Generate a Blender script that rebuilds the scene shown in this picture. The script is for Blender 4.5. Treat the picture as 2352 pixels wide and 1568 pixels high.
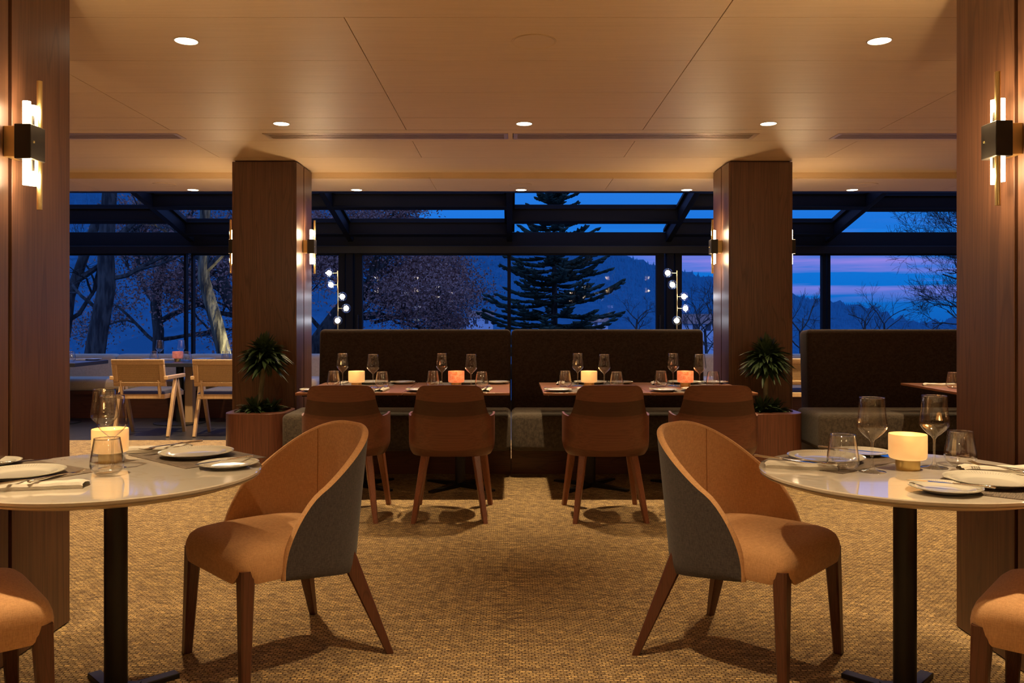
import bpy, bmesh, math, random
from mathutils import Vector, Matrix
random.seed(7)
scn = bpy.context.scene
for o in list(bpy.data.objects): bpy.data.objects.remove(o, do_unlink=True)
COL = scn.collection
PI = math.pi
# ------------------------------------------------------------------ camera
F = 1920.0; VX, VY = 1174.0, 733.0; H = 1.24; CEIL = 2.585; ZT = 0.735
cam = bpy.data.cameras.new('camera'); camo = bpy.data.objects.new('camera', cam); COL.objects.link(camo)
camo.location = (0, 0, H); camo.rotation_euler = (PI/2, 0, 0)
cam.sensor_width = 36; cam.lens = 36*F/2352
cam.shift_x = (1176-VX)/2352; cam.shift_y = -(784-VY)/2352
cam.clip_end = 5000; cam.clip_start = 0.05
scn.camera = camo
scn.view_settings.view_transform = 'Standard'; scn.view_settings.look = 'None'
scn.view_settings.gamma = 1; scn.view_settings.use_curve_mapping = False
scn.view_settings.exposure = 0.0
# ------------------------------------------------------------------ dusk sky
w = bpy.data.worlds.new('dusk'); scn.world = w; w.use_nodes = True
nt = w.node_tree; nt.nodes.clear()
def N(nt, t, **k):
    n = nt.nodes.new(t)
    for a, b in k.items(): setattr(n, a, b)
    return n
def ramp(nt, fac, stops, interp='LINEAR'):
    r = N(nt, 'ShaderNodeValToRGB'); r.color_ramp.interpolation = interp
    e = r.color_ramp.elements
    while len(e) < len(stops): e.new(0.5)
    for i, (p, c) in enumerate(stops):
        e[i].position = p; e[i].color = (*c, 1) if len(c) == 3 else c
    nt.links.new(fac, r.inputs[0]); return r.outputs[0]
def mapr(nt, v, a, b, c, d):
    m = N(nt, 'ShaderNodeMapRange'); m.clamp = True
    nt.links.new(v, m.inputs[0])
    for i, x in zip((1, 2, 3, 4), (a, b, c, d)): m.inputs[i].default_value = x
    return m.outputs[0]
def math_(nt, op, a, b=None):
    m = N(nt, 'ShaderNodeMath', operation=op)
    for i, x in enumerate((a, b)):
        if x is None: continue
        if isinstance(x, (int, float)): m.inputs[i].default_value = x
        else: nt.links.new(x, m.inputs[i])
    return m.outputs[0]
tc = N(nt, 'ShaderNodeTexCoord'); sx = N(nt, 'ShaderNodeSeparateXYZ')
nt.links.new(tc.outputs['Generated'], sx.inputs[0])
el = mapr(nt, sx.outputs['Z'], 0.0, 0.6, 0, 1)
sky = ramp(nt, el, [(0.0, (.004, .10, .40)), (0.06, (.003, .135, .50)), (0.2, (.012, .16, .62)), (0.30, (.02, .17, .64)),
                    (0.42, (.32, .42, 1.1)), (0.7, (.36, .45, 1.15)), (1, (.1, .3, 1.0))])
mp = N(nt, 'ShaderNodeMapping'); mp.inputs['Scale'].default_value = (2.4, 2.4, 42)
nt.links.new(tc.outputs['Generated'], mp.inputs[0])
nz = N(nt, 'ShaderNodeTexNoise'); nz.inputs['Scale'].default_value = 1.6; nz.inputs['Detail'].default_value = 5
nt.links.new(mp.outputs[0], nz.inputs[0])
cm = mapr(nt, nz.outputs[0], .42, .62, 0, 1)
band = math_(nt, 'MULTIPLY', mapr(nt, sx.outputs['Z'], .018, .036, 0, 1), mapr(nt, sx.outputs['Z'], .07, .11, 1, 0))
side = mapr(nt, sx.outputs['X'], .08, .26, 0, 1)
fac = math_(nt, 'MULTIPLY', math_(nt, 'MULTIPLY', cm, band), math_(nt, 'MULTIPLY', side, .95))
mx = N(nt, 'ShaderNodeMixRGB'); nt.links.new(fac, mx.inputs[0]); nt.links.new(sky, mx.inputs[1]); mx.inputs[2].default_value = (.27, .20, .62, 1)
bg = N(nt, 'ShaderNodeBackground'); nt.links.new(mx.outputs[0], bg.inputs[0]); bg.inputs[1].default_value = 1.25
ow = N(nt, 'ShaderNodeOutputWorld'); nt.links.new(bg.outputs[0], ow.inputs[0])
# light settings
WARM = (1.0, .70, .37)
E_SPOT = 135.0; E_SCONCE = 3.6; E_TUBE = 26.0; E_DISC = 14.0; E_CANDLE = .35
# ------------------------------------------------------------------ mesh builder
class MB:
    def __init__(s): s.v = []; s.f = []
    def add(s, vs, fs):
        n = len(s.v); s.v += [tuple(v) for v in vs]; s.f += [tuple(i+n for i in f) for f in fs]; return s
    def box(s, x0, x1, y0, y1, z0, z1, M=None):
        vs = [Vector((x, y, z)) for z in (z0, z1) for y in (y0, y1) for x in (x0, x1)]
        if M is not None: vs = [M @ v for v in vs]
        return s.add(vs, [(0, 2, 3, 1), (4, 5, 7, 6), (0, 1, 5, 4), (2, 6, 7, 3), (0, 4, 6, 2), (1, 3, 7, 5)])
    def lathe(s, prof, n=32, c=(0, 0, 0), M=None, close=True):
        vs = []; fs = []; m = len(prof)
        for r, z in prof:
            for k in range(n):
                a = 2*PI*k/n; p = Vector((c[0]+r*math.cos(a), c[1]+r*math.sin(a), c[2]+z))
                vs.append(M @ p if M is not None else p)
        for i in range(m-1):
            for k in range(n):
                k2 = (k+1) % n; fs.append((i*n+k, i*n+k2, (i+1)*n+k2, (i+1)*n+k))
        if close:
            if prof[0][0] > 1e-5: fs.append(tuple(range(n-1, -1, -1)))
            if prof[-1][0] > 1e-5: fs.append(tuple((m-1)*n+k for k in range(n)))
        return s.add(vs, fs)
    def tube(s, pts, rad, n=8, caps=True, flat=1.0):
        pts = [Vector(p) for p in pts]
        if isinstance(rad, (int, float)): rad = [rad]*len(pts)
        vs = []; fs = []; up = None
        for i, p in enumerate(pts):
            t = (pts[min(i+1, len(pts)-1)]-pts[max(i-1, 0)])
            if t.length < 1e-9: t = Vector((0, 0, 1))
            t.normalize()
            if up is None: up = Vector((0, 0, 1)) if abs(t.z) < .9 else Vector((0, 1, 0))
            a = t.cross(up)
            if a.length < 1e-6: a = t.cross(Vector((1, 0, 0)))
            a.normalize(); b = a.cross(t).normalized()
            if b.length > .1: up = b
            for k in range(n):
                th = 2*PI*(k+.5)/n; vs.append(p+(a*math.cos(th)+b*math.sin(th)*flat)*rad[i])
        for i in range(len(pts)-1):
            for k in range(n):
                k2 = (k+1) % n; fs.append((i*n+k, i*n+k2, (i+1)*n+k2, (i+1)*n+k))
        if caps and n > 2:
            fs.append(tuple(range(n-1, -1, -1))); fs.append(tuple((len(pts)-1)*n+k for k in range(n)))
        return s.add(vs, fs)
    def grid(s, fn, nu, nv, cu=False, flip=False):
        vs = [fn(i/(nu if cu else nu-1), j/(nv-1)) for i in range(nu) for j in range(nv)]; fs = []
        for i in range(nu if cu else nu-1):
            i2 = (i+1) % nu
            for j in range(nv-1):
                q = (i*nv+j, i2*nv+j, i2*nv+j+1, i*nv+j+1); fs.append(q[::-1] if flip else q)
        return s.add(vs, fs)
    def prism(s, poly, z0, z1):
        n = len(poly); vs = [(x, y, z0) for x, y in poly]+[(x, y, z1) for x, y in poly]
        return s.add(vs, [tuple(range(n-1, -1, -1)), tuple(range(n, 2*n))]+[(k, (k+1) % n, n+(k+1) % n, n+k) for k in range(n)])
    def build(s, name, mat, parent=None, smooth=False, bevel=0, M=None, seg=2):
        me = bpy.data.meshes.new(name)
        vs = [M @ Vector(v) for v in s.v] if M is not None else s.v
        me.from_pydata(vs, [], s.f); me.update()
        if mat: me.materials.append(mat)
        if smooth:
            me.polygons.foreach_set('use_smooth', [True]*len(me.polygons))
            try: me.set_sharp_from_angle(angle=math.radians(42))
            except Exception: pass
        o = bpy.data.objects.new(name, me); COL.objects.link(o)
        if parent: o.parent = parent
        if bevel:
            b = o.modifiers.new('bevel', 'BEVEL'); b.width = bevel; b.segments = seg; b.limit_method = 'ANGLE'; b.angle_limit = math.radians(35)
            me.polygons.foreach_set('use_smooth', [True]*len(me.polygons))
            try: me.set_sharp_from_angle(angle=math.radians(80))
            except Exception: pass
        return o
def tag(o, label, cat, group=None, kind=None):
    if label: o['label'] = label
    if cat: o['category'] = cat
    if group: o['group'] = group
    if kind: o['kind'] = kind
    return o
def thing(name, label, cat, loc=(0, 0, 0), rz=0, group=None, sc=1):
    o = bpy.data.objects.new(name, None); COL.objects.link(o); o.location = loc; o.rotation_euler = (0, 0, rz)
    o.empty_display_size = .1; o.scale = (sc, sc, sc)
    return tag(o, label, cat, group)
def struct(o, label=None):
    o['kind'] = 'structure'
    if label: o['label'] = label
    return o
def dup(root, loc, rz, label, group=None, sc=1):
    r = root.copy(); COL.objects.link(r); r.location = loc; r.rotation_euler = (0, 0, rz); r.scale = (sc, sc, sc)
    r['label'] = label
    if group: r['group'] = group
    for ch in list(root.children):
        c = ch.copy(); COL.objects.link(c); c.parent = r
        for g in list(ch.children):
            d = g.copy(); COL.objects.link(d); d.parent = c
    return r
class Kind:
    """first placement uses the prototype itself, later ones copy it"""
    def __init__(s, maker): s.maker = maker; s.p = None
    def put(s, label, group, loc, rz=0, sc=1):
        if s.p is None:
            s.p = s.maker(); r = s.p; r.location = loc; r.rotation_euler = (0, 0, rz); r.scale = (sc, sc, sc); r['label'] = label
            if group: r['group'] = group
            return r
        return dup(s.p, loc, rz, label, group, sc)
def at(px, py, z=ZT):
    d = (H-z)*F/(py-VY); return ((px-VX)*d/F, d, z)
def atd(px, py, d):
    return ((px-VX)*d/F, d, H-(py-VY)*d/F)
# ------------------------------------------------------------------ materials
def mat(name, col=(.5, .5, .5), rough=.5, metal=0, spec=.5, **k):
    m = bpy.data.materials.new(name); m.use_nodes = True; b = m.node_tree.nodes['Principled BSDF']
    b.inputs['Base Color'].default_value = (*col, 1); b.inputs['Roughness'].default_value = rough
    b.inputs['Metallic'].default_value = metal; b.inputs['Specular IOR Level'].default_value = spec
    for a, v in k.items(): b.inputs[a].default_value = v
    return m
def bs(m): return m.node_tree, m.node_tree.nodes['Principled BSDF']
def coords(nt, scale=(1, 1, 1), rot=(0, 0, 0), src='Object'):
    t = N(nt, 'ShaderNodeTexCoord'); p = N(nt, 'ShaderNodeMapping'); p.inputs['Scale'].default_value = scale; p.inputs['Rotation'].default_value = rot
    nt.links.new(t.outputs[src], p.inputs[0]); return p.outputs[0]
def noise(nt, vec, scale=1, detail=3, dist=0, rough=.5):
    n = N(nt, 'ShaderNodeTexNoise'); n.inputs['Scale'].default_value = scale; n.inputs['Detail'].default_value = detail
    n.inputs['Distortion'].default_value = dist; n.inputs['Roughness'].default_value = rough
    nt.links.new(vec, n.inputs['Vector']); return n.outputs[0]
def bump(nt, b, h, strength=.2, dist=.002):
    n = N(nt, 'ShaderNodeBump'); n.inputs['Strength'].default_value = strength; n.inputs['Distance'].default_value = dist
    nt.links.new(h, n.inputs['Height']); nt.links.new(n.outputs[0], b.inputs['Normal'])
def mixc(nt, fac, a, b, mode='MIX'):
    m = N(nt, 'ShaderNodeMixRGB', blend_type=mode)
    for i, x in enumerate((fac, a, b)):
        if isinstance(x, (int, float)): m.inputs[i].default_value = x
        elif isinstance(x, tuple): m.inputs[i].default_value = (*x, 1)
        else: nt.links.new(x, m.inputs[i])
    return m.outputs[0]
def wood(name, c1, c2, c3, axis='z', rough=.38, k=1.0, coat=.15, figure=1.0):
    m = mat(name, c1, rough); nt, b = bs(m)
    s1 = {'z': (5.4, 5.4, .26), 'x': (.3, 5.2, 5.2), 'y': (5.2, .3, 5.2)}[axis]
    s2 = {'z': (160, 160, 3), 'x': (3, 160, 160), 'y': (160, 3, 160)}[axis]
    v = coords(nt, tuple(a*k for a in s1)); n1 = noise(nt, v, 1.0, 2, .6)
    rings = math_(nt, 'FRACT', math_(nt, 'MULTIPLY', n1, 15.0*figure))
    tri = math_(nt, 'ABSOLUTE', math_(nt, 'SUBTRACT', rings, .5))
    n2 = noise(nt, coords(nt, tuple(a*k for a in s2)), 1, 4)
    cc = ramp(nt, tri, [(0, c1), (.38, c1), (.5, c2)])
    cc = mixc(nt, mapr(nt, n2, .42, .66, 0, .8), cc, c2)
    n3 = noise(nt, coords(nt, tuple(a*k*.5 for a in s1)), 1.3, 2)
    cc = mixc(nt, mapr(nt, n3, .35, .7, 0, .5), cc, c2)
    nt.links.new(cc, b.inputs['Base Color']); b.inputs['Coat Weight'].default_value = coat; b.inputs['Coat Roughness'].default_value = .3
    bump(nt, b, n2, .06, .001)
    return m
M = {}
M['walnut'] = wood('walnut', (.165, .074, .037), (.085, .036, .019), (.12, .052, .027), 'z', .42)
M['walnut_h'] = wood('walnut_horizontal', (.13, .045, .022), (.07, .022, .012), (.1, .034, .018), 'x', .4)
M['planter'] = wood('planter_wood', (.17, .060, .032), (.085, .028, .016), (.13, .044, .023), 'z', .32, 1.4)
M['ply'] = wood('bent_plywood', (.21, .080, .044), (.155, .056, .031), (.185, .069, .037), 'x', .38, .8, figure=.22)
M['legwood'] = wood('leg_wood', (.13, .045, .024), (.075, .024, .013), (.1, .034, .018), 'z', .35, 2)
M['cherry'] = wood('cherry_leg_wood', (.28, .10, .048), (.19, .066, .032), (.24, .085, .04), 'z', .35, 2)
M['tabletop'] = wood('table_veneer', (.34, .15, .075), (.24, .095, .047), (.3, .125, .06), 'x', .26, 1.6, .3)
M['oak'] = wood('pale_oak', (.60, .40, .22), (.46, .30, .16), (.54, .36, .2), 'z', .5, 2)
# stripes of the shell chairs
nt, b = bs(M['ply'])
src = b.inputs['Base Color'].links[0].from_socket
v = coords(nt); sp = N(nt, 'ShaderNodeSeparateXYZ'); nt.links.new(v, sp.inputs[0])
zz = math_(nt, 'ADD', sp.outputs['Z'], math_(nt, 'MULTIPLY', math_(nt, 'MULTIPLY', sp.outputs['X'], sp.outputs['X']), -.35))
bandc = ramp(nt, mapr(nt, zz, .36, .86, 0, 1), [(0, (.72, .72, .72)), (.13, (.72, .72, .72)), (.14, (1, 1, 1)), (.52, (1, 1, 1)), (.525, (.78, .76, .74)), (.56, (.78, .76, .74)),
     (.565, (.42, .40, .40)), (.74, (.42, .40, .40)), (.745, (1, 1, 1)), (1, (1, 1, 1))], 'CONSTANT')
nt.links.new(mixc(nt, 1.0, src, bandc, 'MULTIPLY'), b.inputs['Base Color'])
def fabric(name, c1, c2, scale=900, rough=.9, bstr=.35):
    m = mat(name, c1, rough, spec=.2); nt, b = bs(m)
    q = scale*.16; a = noise(nt, coords(nt, (scale*1.6, scale*1.6, q)), 1, 2); c = noise(nt, coords(nt, (q, q, scale*1.6)), 1, 2); e = noise(nt, coords(nt, (q, scale*1.6, q)), 1, 2)
    s = math_(nt, 'ADD', math_(nt, 'ADD', a, c), e)
    f = mapr(nt, s, 1.25, 1.75, 0, 1)
    nt.links.new(mixc(nt, f, c1, c2), b.inputs['Base Color']); bump(nt, b, s, bstr, .001)
    b.inputs['Sheen Weight'].default_value = .15
    return m
M['tan'] = fabric('tan_linen', (.64, .37, .18), (.50, .28, .13), 420)
M['tanseam'] = fabric('tan_piping', (.42, .22, .09), (.36, .18, .07), 420)
M['charcoal'] = fabric('charcoal_linen', (.085, .072, .072), (.042, .037, .040), 420)
M['brownweave'] = fabric('brown_boucle', (.055, .036, .027), (.024, .015, .012), 260, bstr=.6)
M['greyweave'] = fabric('grey_brown_tweed', (.11, .088, .066), (.05, .039, .03), 260, bstr=.6)
M['beige'] = fabric('beige_linen', (.68, .54, .38), (.58, .45, .31), 300)
M['navy'] = fabric('dark_blue_cushion', (.06, .06, .085), (.04, .04, .06), 300)
M['napkin'] = fabric('napkin_cotton', (.66, .63, .56), (.6, .57, .5), 500, bstr=.15)
M['brass'] = mat('brass', (.72, .55, .22), .38, 1)
M['brass_b'] = mat('polished_brass', (.80, .62, .28), .3, 1)
M['black'] = mat('black_metal', (.012, .011, .011), .42, spec=.4)
M['bronze'] = mat('dark_bronze_block', (.035, .03, .024), .38, .6)
M['steel'] = mat('polished_steel', (.74, .70, .66), .12, 1)
M['frame'] = mat('anthracite_aluminium', (.009, .010, .013), .5, 0, .15)
M['porcelain'] = mat('porcelain', (.60, .585, .52), .12, **{'Coat Weight': .4})
M['blackslab'] = mat('dark_slab', (.03, .032, .045), .35)
M['vent'] = mat('vent_slat', (.62, .46, .32), .35, .5)
M['dark'] = mat('dark_recess', (.012, .008, .006), .9)
M['groove'] = mat('groove_lining', (.075, .022, .010), .7)
M['soil'] = mat('soil', (.02, .014, .01), .95)
M['rimglow'] = mat('downlight_trim', (.6, .5, .4), .4)
# marble
m = M['marble'] = mat('white_marble', (.60, .55, .475), .055, **{'Coat Weight': .6, 'Coat Roughness': .02}); nt, b = bs(m)
n1 = noise(nt, coords(nt, (2.2, 5, 2)), 1.2, 5, 1.2)
vein = mapr(nt, math_(nt, 'ABSOLUTE', math_(nt, 'SUBTRACT', n1, .52)), 0, .016, .28, 0)
nt.links.new(mixc(nt, vein, (.60, .55, .475), (.46, .34, .23)), b.inputs['Base Color'])
M['rim'] = mat('table_rim_lacquer', (.5, .41, .3), .25)
# placemat
m = M['mat'] = mat('woven_placemat', (.1, .08, .06), .7); nt, b = bs(m)
wv = N(nt, 'ShaderNodeTexWave'); wv.inputs['Scale'].default_value = 60; wv.inputs['Distortion'].default_value = 3; nt.links.new(coords(nt, (.4, 1, 1), (0, 0, PI/2)), wv.inputs[0])
n1 = noise(nt, coords(nt, (18, 400, 1)), 1, 3)
nt.links.new(mixc(nt, mapr(nt, n1, .35, .65, 0, 1), (.055, .042, .034), (.20, .155, .115)), b.inputs['Base Color']); bump(nt, b, n1, .5, .001)
# carpet
m = M['carpet'] = mat('woven_carpet', (.4, .3, .15), .95, spec=.1); nt, b = bs(m)
v0 = coords(nt)
wob = N(nt, 'ShaderNodeTexNoise'); wob.inputs['Scale'].default_value = 38; nt.links.new(v0, wob.inputs['Vector'])
addv = N(nt, 'ShaderNodeMixRGB', blend_type='ADD'); addv.inputs[0].default_value = .016; nt.links.new(v0, addv.inputs[1]); nt.links.new(wob.outputs['Color'], addv.inputs[2])
def brick(sc, bw, rh, off, cols, mort, mc):
    br = N(nt, 'ShaderNodeTexBrick'); br.offset = off; br.inputs['Scale'].default_value = sc
    br.inputs['Brick Width'].default_value = bw; br.inputs['Row Height'].default_value = rh; br.inputs['Mortar Size'].default_value = mort
    br.inputs['Mortar Smooth'].default_value = .6; br.inputs['Bias'].default_value = 0
    br.inputs['Color1'].default_value = (*cols[0], 1); br.inputs['Color2'].default_value = (*cols[1], 1); br.inputs['Mortar'].default_value = (*mc, 1)
    nt.links.new(addv.outputs[0], br.inputs['Vector']); return br
b1 = brick(1, .024, .0135, .5, ((.98, .70, .31), (.52, .38, .22)), .0026, (.13, .08, .045))
b2 = brick(1, .037, .0135, .31, ((1, 1, 1), (.34, .31, .33)), 0.0, (.5, .5, .5))
cc = mixc(nt, .75, b1.outputs['Color'], b2.outputs['Color'], 'MULTIPLY')
fine = noise(nt, coords(nt, (150, 520, 1)), 1, 3)
cc = mixc(nt, mapr(nt, fine, .42, .66, 0, .8), cc, (.12, .085, .06))
big = noise(nt, coords(nt, (22, 30, 1), (0, 0, .6)), 1, 3)
cc = mixc(nt, mapr(nt, big, .42, .62, 0, .14), cc, (.62, .43, .2))
nt.links.new(cc, b.inputs['Base Color'])
hh = math_(nt, 'SUBTRACT', math_(nt, 'MULTIPLY', fine, .5), b1.outputs['Fac']); bump(nt, b, hh, .9, .004)
# dark tile
m = M['tile'] = mat('dark_stone_tile', (.03, .03, .034), .28, spec=.3); nt, b = bs(m)
br = N(nt, 'ShaderNodeTexBrick'); br.offset = 0; br.inputs['Scale'].default_value = 1; br.inputs['Brick Width'].default_value = .9; br.inputs['Row Height'].default_value = .6; br.inputs['Mortar Size'].default_value = .004
br.inputs['Color1'].default_value = (.028, .028, .032, 1); br.inputs['Color2'].default_value = (.038, .037, .04, 1); br.inputs['Mortar'].default_value = (.09, .085, .08, 1)
nt.links.new(coords(nt), br.inputs['Vector']); nt.links.new(br.outputs['Color'], b.inputs['Base Color'])
# ceiling board
m = M['ceil'] = mat('ceiling_panel', (.56, .43, .31), .5, spec=.4); nt, b = bs(m)
n1 = noise(nt, coords(nt, (3, 60, 1)), 1, 4); n2 = noise(nt, coords(nt, (500, 500, 10)), 1, 2)
nt.links.new(mixc(nt, mapr(nt, n1, .3, .7, 0, 1), (.71, .52, .315), (.66, .48, .285)), b.inputs['Base Color']); bump(nt, b, n2, .12, .001)
M['wall'] = mat('plaster_wall', (.42, .31, .21), .7)
# cane
m = M['cane'] = mat('woven_cane', (.6, .42, .22), .6); nt, b = bs(m)
ck = N(nt, 'ShaderNodeTexBrick'); ck.inputs['Scale'].default_value = 1; ck.inputs['Brick Width'].default_value = .011; ck.inputs['Row Height'].default_value = .0085; ck.inputs['Mortar Size'].default_value = .0013
ck.inputs['Color1'].default_value = (.62, .42, .21, 1); ck.inputs['Color2'].default_value = (.54, .36, .18, 1); ck.inputs['Mortar'].default_value = (.2, .12, .06, 1)
nt.links.new(coords(nt, rot=(PI/2, 0, 0)), ck.inputs['Vector']); nt.links.new(ck.outputs['Color'], b.inputs['Base Color'])
def emis(name, col, s, extra=None):
    m = mat(name, col, .5); nt, b = bs(m); b.inputs['Emission Color'].default_value = (*col, 1); b.inputs['Emission Strength'].default_value = s; return m
M['disc'] = emis('downlight_glow', (1, .80, .52), E_DISC)
M['tubeglow'] = emis('tube_glow', (1, .80, .50), E_TUBE)
M['bulb'] = emis('globe_bulb', (.92, .96, 1), 9)
M['flame'] = emis('candle_flame', (1, .75, .35), 12)
def shade(name, c1, c2, e, sc):
    m = mat(name, c1, .35); nt, b = bs(m)
    sp = N(nt, 'ShaderNodeSeparateXYZ'); nt.links.new(coords(nt), sp.inputs[0])
    n1 = noise(nt, coords(nt, (sc, sc, sc*1.6), (0, .6, 0)), 1, 4, 1.0)
    cc = mixc(nt, mapr(nt, n1, .4, .65, 0, 1), c1, c2)
    nt.links.new(cc, b.inputs['Base Color']); nt.links.new(cc, b.inputs['Emission Color'])
    b.inputs['Emission Strength'].default_value = e
    b.inputs['Transmission Weight'].default_value = .15
    return m
M['onyx'] = shade('cream_glass_shade', (.85, .56, .22), (.82, .50, .18), .50, 9)
M['amber'] = shade('amber_mottled_glass', (.80, .30, .12), (.72, .17, .05), .55, 42)
M['pink'] = shade('pink_glass', (.62, .22, .17), (.5, .14, .10), .35, 30)
def thin(name, tint, refl=.05, edge=.75, k=1.0, pw=5.0, e0=.7):
    m = bpy.data.materials.new(name); m.use_nodes = True; nt = m.node_tree; nt.nodes.clear()
    ge = N(nt, 'ShaderNodeNewGeometry'); dp = N(nt, 'ShaderNodeVectorMath', operation='DOT_PRODUCT')
    nt.links.new(ge.outputs['Normal'], dp.inputs[0]); nt.links.new(ge.outputs['Incoming'], dp.inputs[1])
    f = math_(nt, 'SUBTRACT', 1.0, math_(nt, 'ABSOLUTE', dp.outputs['Value']))
    sch = math_(nt, 'ADD', math_(nt, 'MULTIPLY', math_(nt, 'POWER', f, pw), (1-refl)*k), refl)
    tr = N(nt, 'ShaderNodeBsdfTransparent'); gl = N(nt, 'ShaderNodeBsdfGlossy'); gl.inputs['Roughness'].default_value = .0; gl.inputs['Color'].default_value = (1, 1, 1, 1)
    ed = mapr(nt, f, e0, 1.0, 0, 1)
    cc = mixc(nt, ed, tint, tuple(t*edge for t in tint)); nt.links.new(cc, tr.inputs[0])
    mx = N(nt, 'ShaderNodeMixShader'); nt.links.new(sch, mx.inputs[0])
    nt.links.new(tr.outputs[0], mx.inputs[1]); nt.links.new(gl.outputs[0], mx.inputs[2])
    o = N(nt, 'ShaderNodeOutputMaterial'); nt.links.new(mx.outputs[0], o.inputs[0]); return m
M['glass'] = thin('clear_crystal', (.97, .97, .97), .10, .18, .9, 3.2, .55)
M['lip'] = thin('crystal_lip', (.95, .95, .95), .42, .5, .5)
M['pane'] = thin('window_glass', (.95, .97, 1.0), .0022, 1.0, .4)
M['globe'] = thin('globe_glass', (.80, .88, 1.0), .10, .3)
# outdoors
def bark(name, c1, c2):
    m = mat(name, c1, .9, spec=.1); nt, b = bs(m); n1 = noise(nt, coords(nt, (14, 14, 2.5)), 1, 5)
    nt.links.new(mixc(nt, mapr(nt, n1, .38, .62, 0, 1), c1, c2), b.inputs['Base Color']); bump(nt, b, n1, 1, .05); return m
M['bark'] = bark('oak_bark', (.10, .09, .075), (.035, .032, .03))
M['barkpale'] = bark('ridged_pale_bark', (.24, .21, .13), (.05, .045, .035))
M['twig'] = mat('dark_twig', (.035, .032, .035), .9, spec=.1)
M['brownleaf'] = mat('dry_oak_leaf', (.40, .20, .15), .8, spec=.1)
M['needle'] = mat('fir_needles', (.035, .06, .04), .85, spec=.1)
m = M['leaf'] = mat('dark_green_leaf', (.035, .065, .022), .45)
m = M['hill'] = mat('haze_blue_hillside', (.2, .24, .2), 1, spec=0); nt, b = bs(m)
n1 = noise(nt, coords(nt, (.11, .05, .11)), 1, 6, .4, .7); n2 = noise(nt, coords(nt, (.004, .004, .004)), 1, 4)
cc = mixc(nt, mapr(nt, n1, .42, .60, 0, 1), (.03, .11, .17), (.05, .16, .24)); cc = mixc(nt, mapr(nt, n2, .4, .62, 0, .75), cc, (.04, .14, .21))  # blue of the aerial haze is mixed into the wooded slope's colour
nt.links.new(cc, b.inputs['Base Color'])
M['forest'] = mat('haze_blue_forest', (.05, .22, .33), 1, spec=0)  # tree colour includes the bluish haze of distance
M['ground'] = mat('lawn', (.09, .11, .07), 1, spec=0)
M['white'] = mat('house_render', (.6, .62, .66), .9); M['roof'] = mat('clay_roof', (.32, .16, .12), .9); M['hwin'] = mat('house_window', (.05, .06, .08), .4)
# ================================================================== ROOM SHELL
XW = 8.2; YB = -4.2; YS = 8.42; YG = 11.25
mb = MB(); mb.box(-XW, XW, YB, 8.58, -.1, 0); struct(mb.build('floor', M['carpet']))
mb = MB(); mb.box(-XW, XW, 8.58, YG+.15, -.1, -.002); struct(mb.build('floor', M['tile']))
for nm, x0, x1 in (('wall_left', -XW-.2, -XW), ('wall_right', XW, XW+.2)):
    struct(MB().box(x0, x1, YB-.2, YG+.2, -.1, 3.9).build(nm, M['wall']))
struct(MB().box(-XW, XW, YB-.2, YB, -.1, 3.2).build('wall_back', M['walnut']))
# ceiling: boards with open joints under a dark deck
def boards(xs, ys, z, t=.012, g=.005, holes=()):
    mb = MB()
    for i in range(len(xs)-1):
        for j in range(len(ys)-1): mb.box(xs[i]+g/2, xs[i+1]-g/2, ys[j]+g/2, ys[j+1]-g/2, z, z+t)
    return mb
xs_ = [-XW]+[-.745-1.68*k for k in range(4, 0, -1)]+[-.745, .935]+[.935+1.68*k for k in range(1, 5)]+[XW]
mb = MB()
for j in range(-14, 0):
    a = 3.726+.605*j
    if a < YB: continue
    mb.add(*(lambda q: (q.v, q.f))(boards([-XW, .935, 2.615, XW], [a, a+.605], CEIL)))
rows = [3.726, 4.348, 4.966, 5.584, 5.94]
for part in (boards(xs_, rows, CEIL, g=.0045), boards(xs_, [6.31, 6.95], CEIL, g=.0045), boards([-XW, XW], [6.95, 7.665], CEIL, g=.002)):
    mb.add(part.v, part.f)
# strip that holds the linear vents, cut round them
VENTS = [(-1.80, -.022), (.012, 1.80), (2.37, 4.15), (-4.2, -2.42)]
VY0, VY1 = 6.045, 6.235
mb.box(-XW, XW, 5.945, VY0, CEIL, CEIL+.012); mb.box(-XW, XW, VY1, 6.308, CEIL, CEIL+.012)
prev = -XW
for a, c in sorted(VENTS): mb.box(prev, a, VY0, VY1, CEIL, CEIL+.012); prev = c
mb.box(prev, XW, VY0, VY1, CEIL, CEIL+.012)
ceiling = struct(mb.build('ceiling', M['ceil']))
struct(MB().box(-XW, XW, YB, 7.66, CEIL+.10, CEIL+.13).build('ceiling_deck', M['dark'], ceiling))
# lowered soffit by the glazed extension
ZS = 2.529
mb = MB(); mb.box(-XW, XW, 7.665, YS, ZS+.012, ZS+.09)
for part in (boards(xs_, [7.665, 8.34], ZS, .0115, .0045), boards([-XW, XW], [8.34, YS+.002], ZS, .0115, .002)): mb.add(part.v, part.f)
struct(mb.build('ceiling_soffit', M['ceil']))
struct(MB().box(-XW, XW, YS, YS+.12, ZS+.0, 3.25).build('trim_1', M['frame']))
struct(MB().box(-XW, XW, 7.7, YS+.02, ZS+.1, CEIL+.3).build('ceiling_void', M['dark'], ceiling))
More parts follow.
